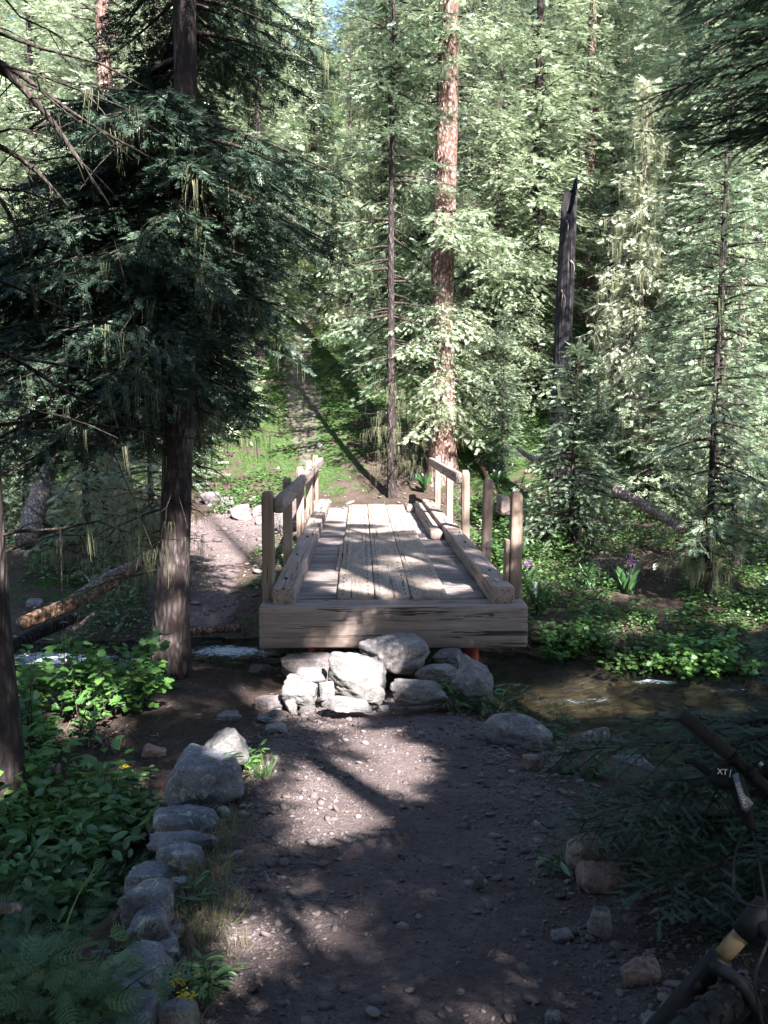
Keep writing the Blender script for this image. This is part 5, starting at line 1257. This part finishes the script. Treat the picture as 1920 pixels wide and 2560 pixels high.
part('clamp_bolt', lambda acc: cyl(acc, np.array(at(1872, 1928, 1.858)) + [.019, -.004, .014], np.array(at(1872, 1928, 1.858)) + [.021, -.012, .022], .004, 8), 'silver', bar)
# brake lever assembly: blade, body, cylinder
def blade_(acc):
    P = [bp(at(1711, 1904, 1.85)), bp(at(1728, 1903, 1.845)), bp(at(1752, 1918, 1.835)), bp(at(1778, 1938, 1.83))]
    add_tube(acc, curve_pts(P, 14), np.linspace(.0055, .008, 14), 10)
brk = part('brake_lever', blade_, 'blackmetal')
def body_(acc):
    P = [bp(at(1775, 1930, 1.83)), bp(at(1800, 1944, 1.825)), bp(at(1825, 1950, 1.82)), bp(at(1846, 1945, 1.82))]
    add_tube(acc, curve_pts(P, 12), np.array([.010, .016, .020, .022, .022, .022, .021, .02, .019, .018, .016, .012]), 14)
    P = [bp(at(1832, 1935, 1.82)), bp(at(1850, 1985, 1.81)), bp(at(1866, 2030, 1.80)), bp(at(1880, 2075, 1.79))]
    add_tube(acc, curve_pts(P, 14), np.array([.010, .016, .017, .017, .017, .017, .017, .016, .015, .0135, .012, .010, .009, .008]), 14)
part('lever_body', body_, 'blackmetal', brk)
# grey tapering cover plate along the cylinder, facing the rider
def plate(acc):
    pts = [(1834, 1936), (1845, 1930), (1862, 1985), (1884, 2008), (1868, 2030), (1858, 2022)]
    q = [np.array(bp(at(px, py, Yy))) for (px, py), Yy in zip(pts, (1.79, 1.79, 1.775, 1.77, 1.765, 1.765))]
    nrm = np.array([0, .8, -.6]) * .008; Vv = np.array(q + [p + nrm for p in q]); c = Vv[:6].mean(0); k = 6
    F = [[0, 1, 2], [0, 2, 5], [2, 3, 4], [2, 4, 5]]; F += [[f[0] + 6, f[2] + 6, f[1] + 6] for f in F]
    for i in range(6): j = (i + 1) % 6; F += [[i, i + 6, j], [j, i + 6, j + 6]]
    acc.add(Vv, np.array(F))
part('cover_plate', plate, 'greymetal', brk, False)
def text_mesh(body, size, loc, Xd, Nd, mat, parent, name):
    cu = bpy.data.curves.new('lettering', 'FONT'); cu.body = body; cu.size = size; cu.extrude = .0003; cu.align_x = 'CENTER'; cu.align_y = 'CENTER'
    to = bpy.data.objects.new('tmp', cu); COL.objects.link(to); bpy.context.view_layer.update()
    me = bpy.data.meshes.new_from_object(to.evaluated_get(bpy.context.evaluated_depsgraph_get())); bpy.data.objects.remove(to)
    o = bpy.data.objects.new(name, me); COL.objects.link(o); me.materials.clear(); me.materials.append(mat); o.parent = parent
    Xd = Vector(Xd).normalized(); Nd = Vector(Nd); Nd = (Nd - Xd * Nd.dot(Xd)).normalized(); Yd = Nd.cross(Xd)
    o.matrix_local = Matrix.Translation(Vector(loc)) @ Matrix((Xd, Yd, Nd)).transposed().to_4x4(); return o
camv = np.array([0, 0, CAMZ])
def face_loc(px, py, Y): return bp(at(px, py, Y))
text_mesh('XT', .016, face_loc(1806, 1930, 1.79), (.95, 0, -.12), camv - np.array(at(1806, 1930, 1.80)), M['white'], brk, 'logo')
text_mesh('|', .016, face_loc(1826, 1932, 1.78), (.95, 0, -.25), camv - np.array(at(1821, 1931, 1.80)), M['white'], brk, 'logo_mark')
a1 = np.array(at(1846, 1965, 1.775)); a2 = np.array(at(1862, 2010, 1.765)); text_mesh('SHIMANO', .011, bp((a1 + a2) / 2 + (camv - a1) * .012), tuple(a2 - a1), camv - a1, M['white'], brk, 'lettering')
# hoses
part('brake_hose', lambda acc: add_tube(acc, curve_pts([bp(at(1880, 2075, 1.79)), bp(at(1896, 2140, 1.75)), bp(at(1910, 2230, 1.65)), bp(at(1925, 2330, 1.58)), bp(at(1888, 2450, 1.55)), bp(at(1915, 2600, 1.55))], 40), .0028, 8), 'rubber')
part('gear_cable', lambda acc: add_tube(acc, curve_pts([bp(at(1858, 2080, 1.8)), bp(at(1838, 2140, 1.75)), bp(at(1835, 2220, 1.7)), bp(at(1855, 2255, 1.65)), bp(at(1905, 2268, 1.6)), bp(at(1960, 2260, 1.6))], 30), .0024, 8), 'rubber')
# fork
up_ = -ax; headc = c_top + off * .5
def crownf(acc):
    for o_ in (0, 1): cyl(acc, c_top + off * o_ + up_ * .03, c_top + off * o_ - up_ * .045, .0235, 20)
    cyl(acc, c_top, c_top + off, .021, 16); cyl(acc, headc, headc + up_ * .15, .024, 18)
fork = part('fork', crownf, 'blackmetal')
for o_ in (0, 1): part('fork_tube', lambda acc: cyl(acc, c_top + off * o_ + ax * .02, c_bot + off * o_, .0165, 22), 'gold', fork)
def lower(acc):
    for o_ in (0, 1):
        b0 = c_bot + off * o_; a0 = axle + off * o_; P = curve_pts([bp(b0 - ax * .012), bp(b0 + (a0 - b0) * .3), bp(b0 + (a0 - b0) * .7), bp(a0)], 14); add_tube(acc, P, np.linspace(.024, .017, 14), 16)
    q = c_bot + ax * .02; P = curve_pts([bp(q), bp(q + off * .15 + fw * .045 + up_ * .03), bp(q + off * .5 + fw * .055 + up_ * .045), bp(q + off * .85 + fw * .045 + up_ * .03), bp(q + off)], 20); add_tube(acc, P, .013, 12)
part('fork_lowers', lower, 'blackmetal', fork)
part('seal_cap', lambda acc: cyl(acc, c_bot - ax * .008, c_bot + ax * .006, .021, 20), 'silver', fork)
# wheel
def ring(acc, R0, r_, n=96, s=16, squash=1.0):
    a = np.linspace(0, 2 * np.pi, n, endpoint=False); b = np.linspace(0, 2 * np.pi, s, endpoint=False)
    rad = np.cos(a)[:, None] * e1 + np.sin(a)[:, None] * e2
    Vv = np.array(bp(wc)) + rad[:, None] * (R0 + r_ * np.cos(b))[None, :, None] + wd * (r_ * squash * np.sin(b))[None, :, None]
    i, j = np.meshgrid(np.arange(n), np.arange(s), indexing='ij'); i2 = (i + 1) % n; j2 = (j + 1) % s
    acc.add(Vv.reshape(-1, 3), np.stack([i * s + j, i2 * s + j, i2 * s + j2, i * s + j2], -1).reshape(-1, 4))
rootw = part('front_wheel', lambda acc: cyl(acc, wc - wd * .05, wc + wd * .05, .022, 18), 'blackmetal')
def tyre(acc):
    ring(acc, RW, .029, 120, 18)
    bv = np.array([[x, y, z] for x in (-.5, .5) for y in (-.5, .5) for z in (0, 1)]); bf = np.array([[0, 1, 3, 2], [4, 6, 7, 5], [0, 4, 5, 1], [2, 3, 7, 6], [0, 2, 6, 4], [1, 5, 7, 3]])
    P = []; Mx = []
    for i in range(84):
        a = 2 * math.pi * i / 84; rd = math.cos(a) * e1 + math.sin(a) * e2; tg = -math.sin(a) * e1 + math.cos(a) * e2
        for ph in ((-.28, .28) if i % 2 else (-.75, .75, -1.15, 1.15)):
            nr = rd * math.cos(ph) + wd * math.sin(ph); sd = wd * math.cos(ph) - rd * math.sin(ph); c = wc + rd * RW + nr * .027
            Mx.append(np.stack([sd * .011, tg * (.014 if i % 2 else .012), nr * .0065], -1)); P.append(bp(c))
    Vv, Ff, A = instance(bv, bf, np.array(P), np.array(Mx), np.ones(len(P))); acc.add(Vv, Ff, A)
part('tyre', tyre, 'rubber', rootw, False)
part('rim', lambda acc: ring(acc, RW - .030, .012, 96, 10), 'blackmetal', rootw)
def spk(acc):
    for i in range(32):
        a = 2 * math.pi * i / 32; rd = math.cos(a) * e1 + math.sin(a) * e2; s = (-1) ** i * .025; cyl(acc, wc + wd * s, wc + rd * (RW - .035), .001, 4)
part('spokes', spk, 'silver', rootw)
# frame and stem (outside the photograph on the right)
bk = nv(L2 * .93 + np.array([.25, .25, .35])); hd = headc + up_ * .05; bb = hd + bk * .62 + np.array([0, 0, -.22]); seat = bb + bk * .12 + np.array([0, 0, .42]); rw = bb + bk * .42
def frame(acc):
    cyl(acc, hd, bb, .022, 14); cyl(acc, hd + up_ * .08, seat, .018, 14); cyl(acc, bb, seat, .016, 14); cyl(acc, bb, rw, .010, 10); cyl(acc, seat - [0, 0, .1], rw, .009, 10)
part('frame', frame, 'blackmetal')
part('stem', lambda acc: cyl(acc, headc + up_ * .15, barc, .016, 14), 'blackmetal')
def rear(acc):
    a_ = np.linspace(0, 2 * np.pi, 60); u2 = np.array([0, 0, 1.]); u2 = nv(u2 - bk * (u2 @ bk)); P = np.array(bp(rw)) + np.cos(a_)[:, None] * bk * RW + np.sin(a_)[:, None] * u2 * RW; add_tube(acc, P, .029, 12, False)
part('rear_wheel', rear, 'rubber')
part('saddle', lambda acc: add_tube(acc, curve_pts([bp(seat - bk * .1), bp(seat), bp(seat + bk * .12), bp(seat + bk * .16)], 10), np.linspace(.018, .06, 10), 12), 'rubber')
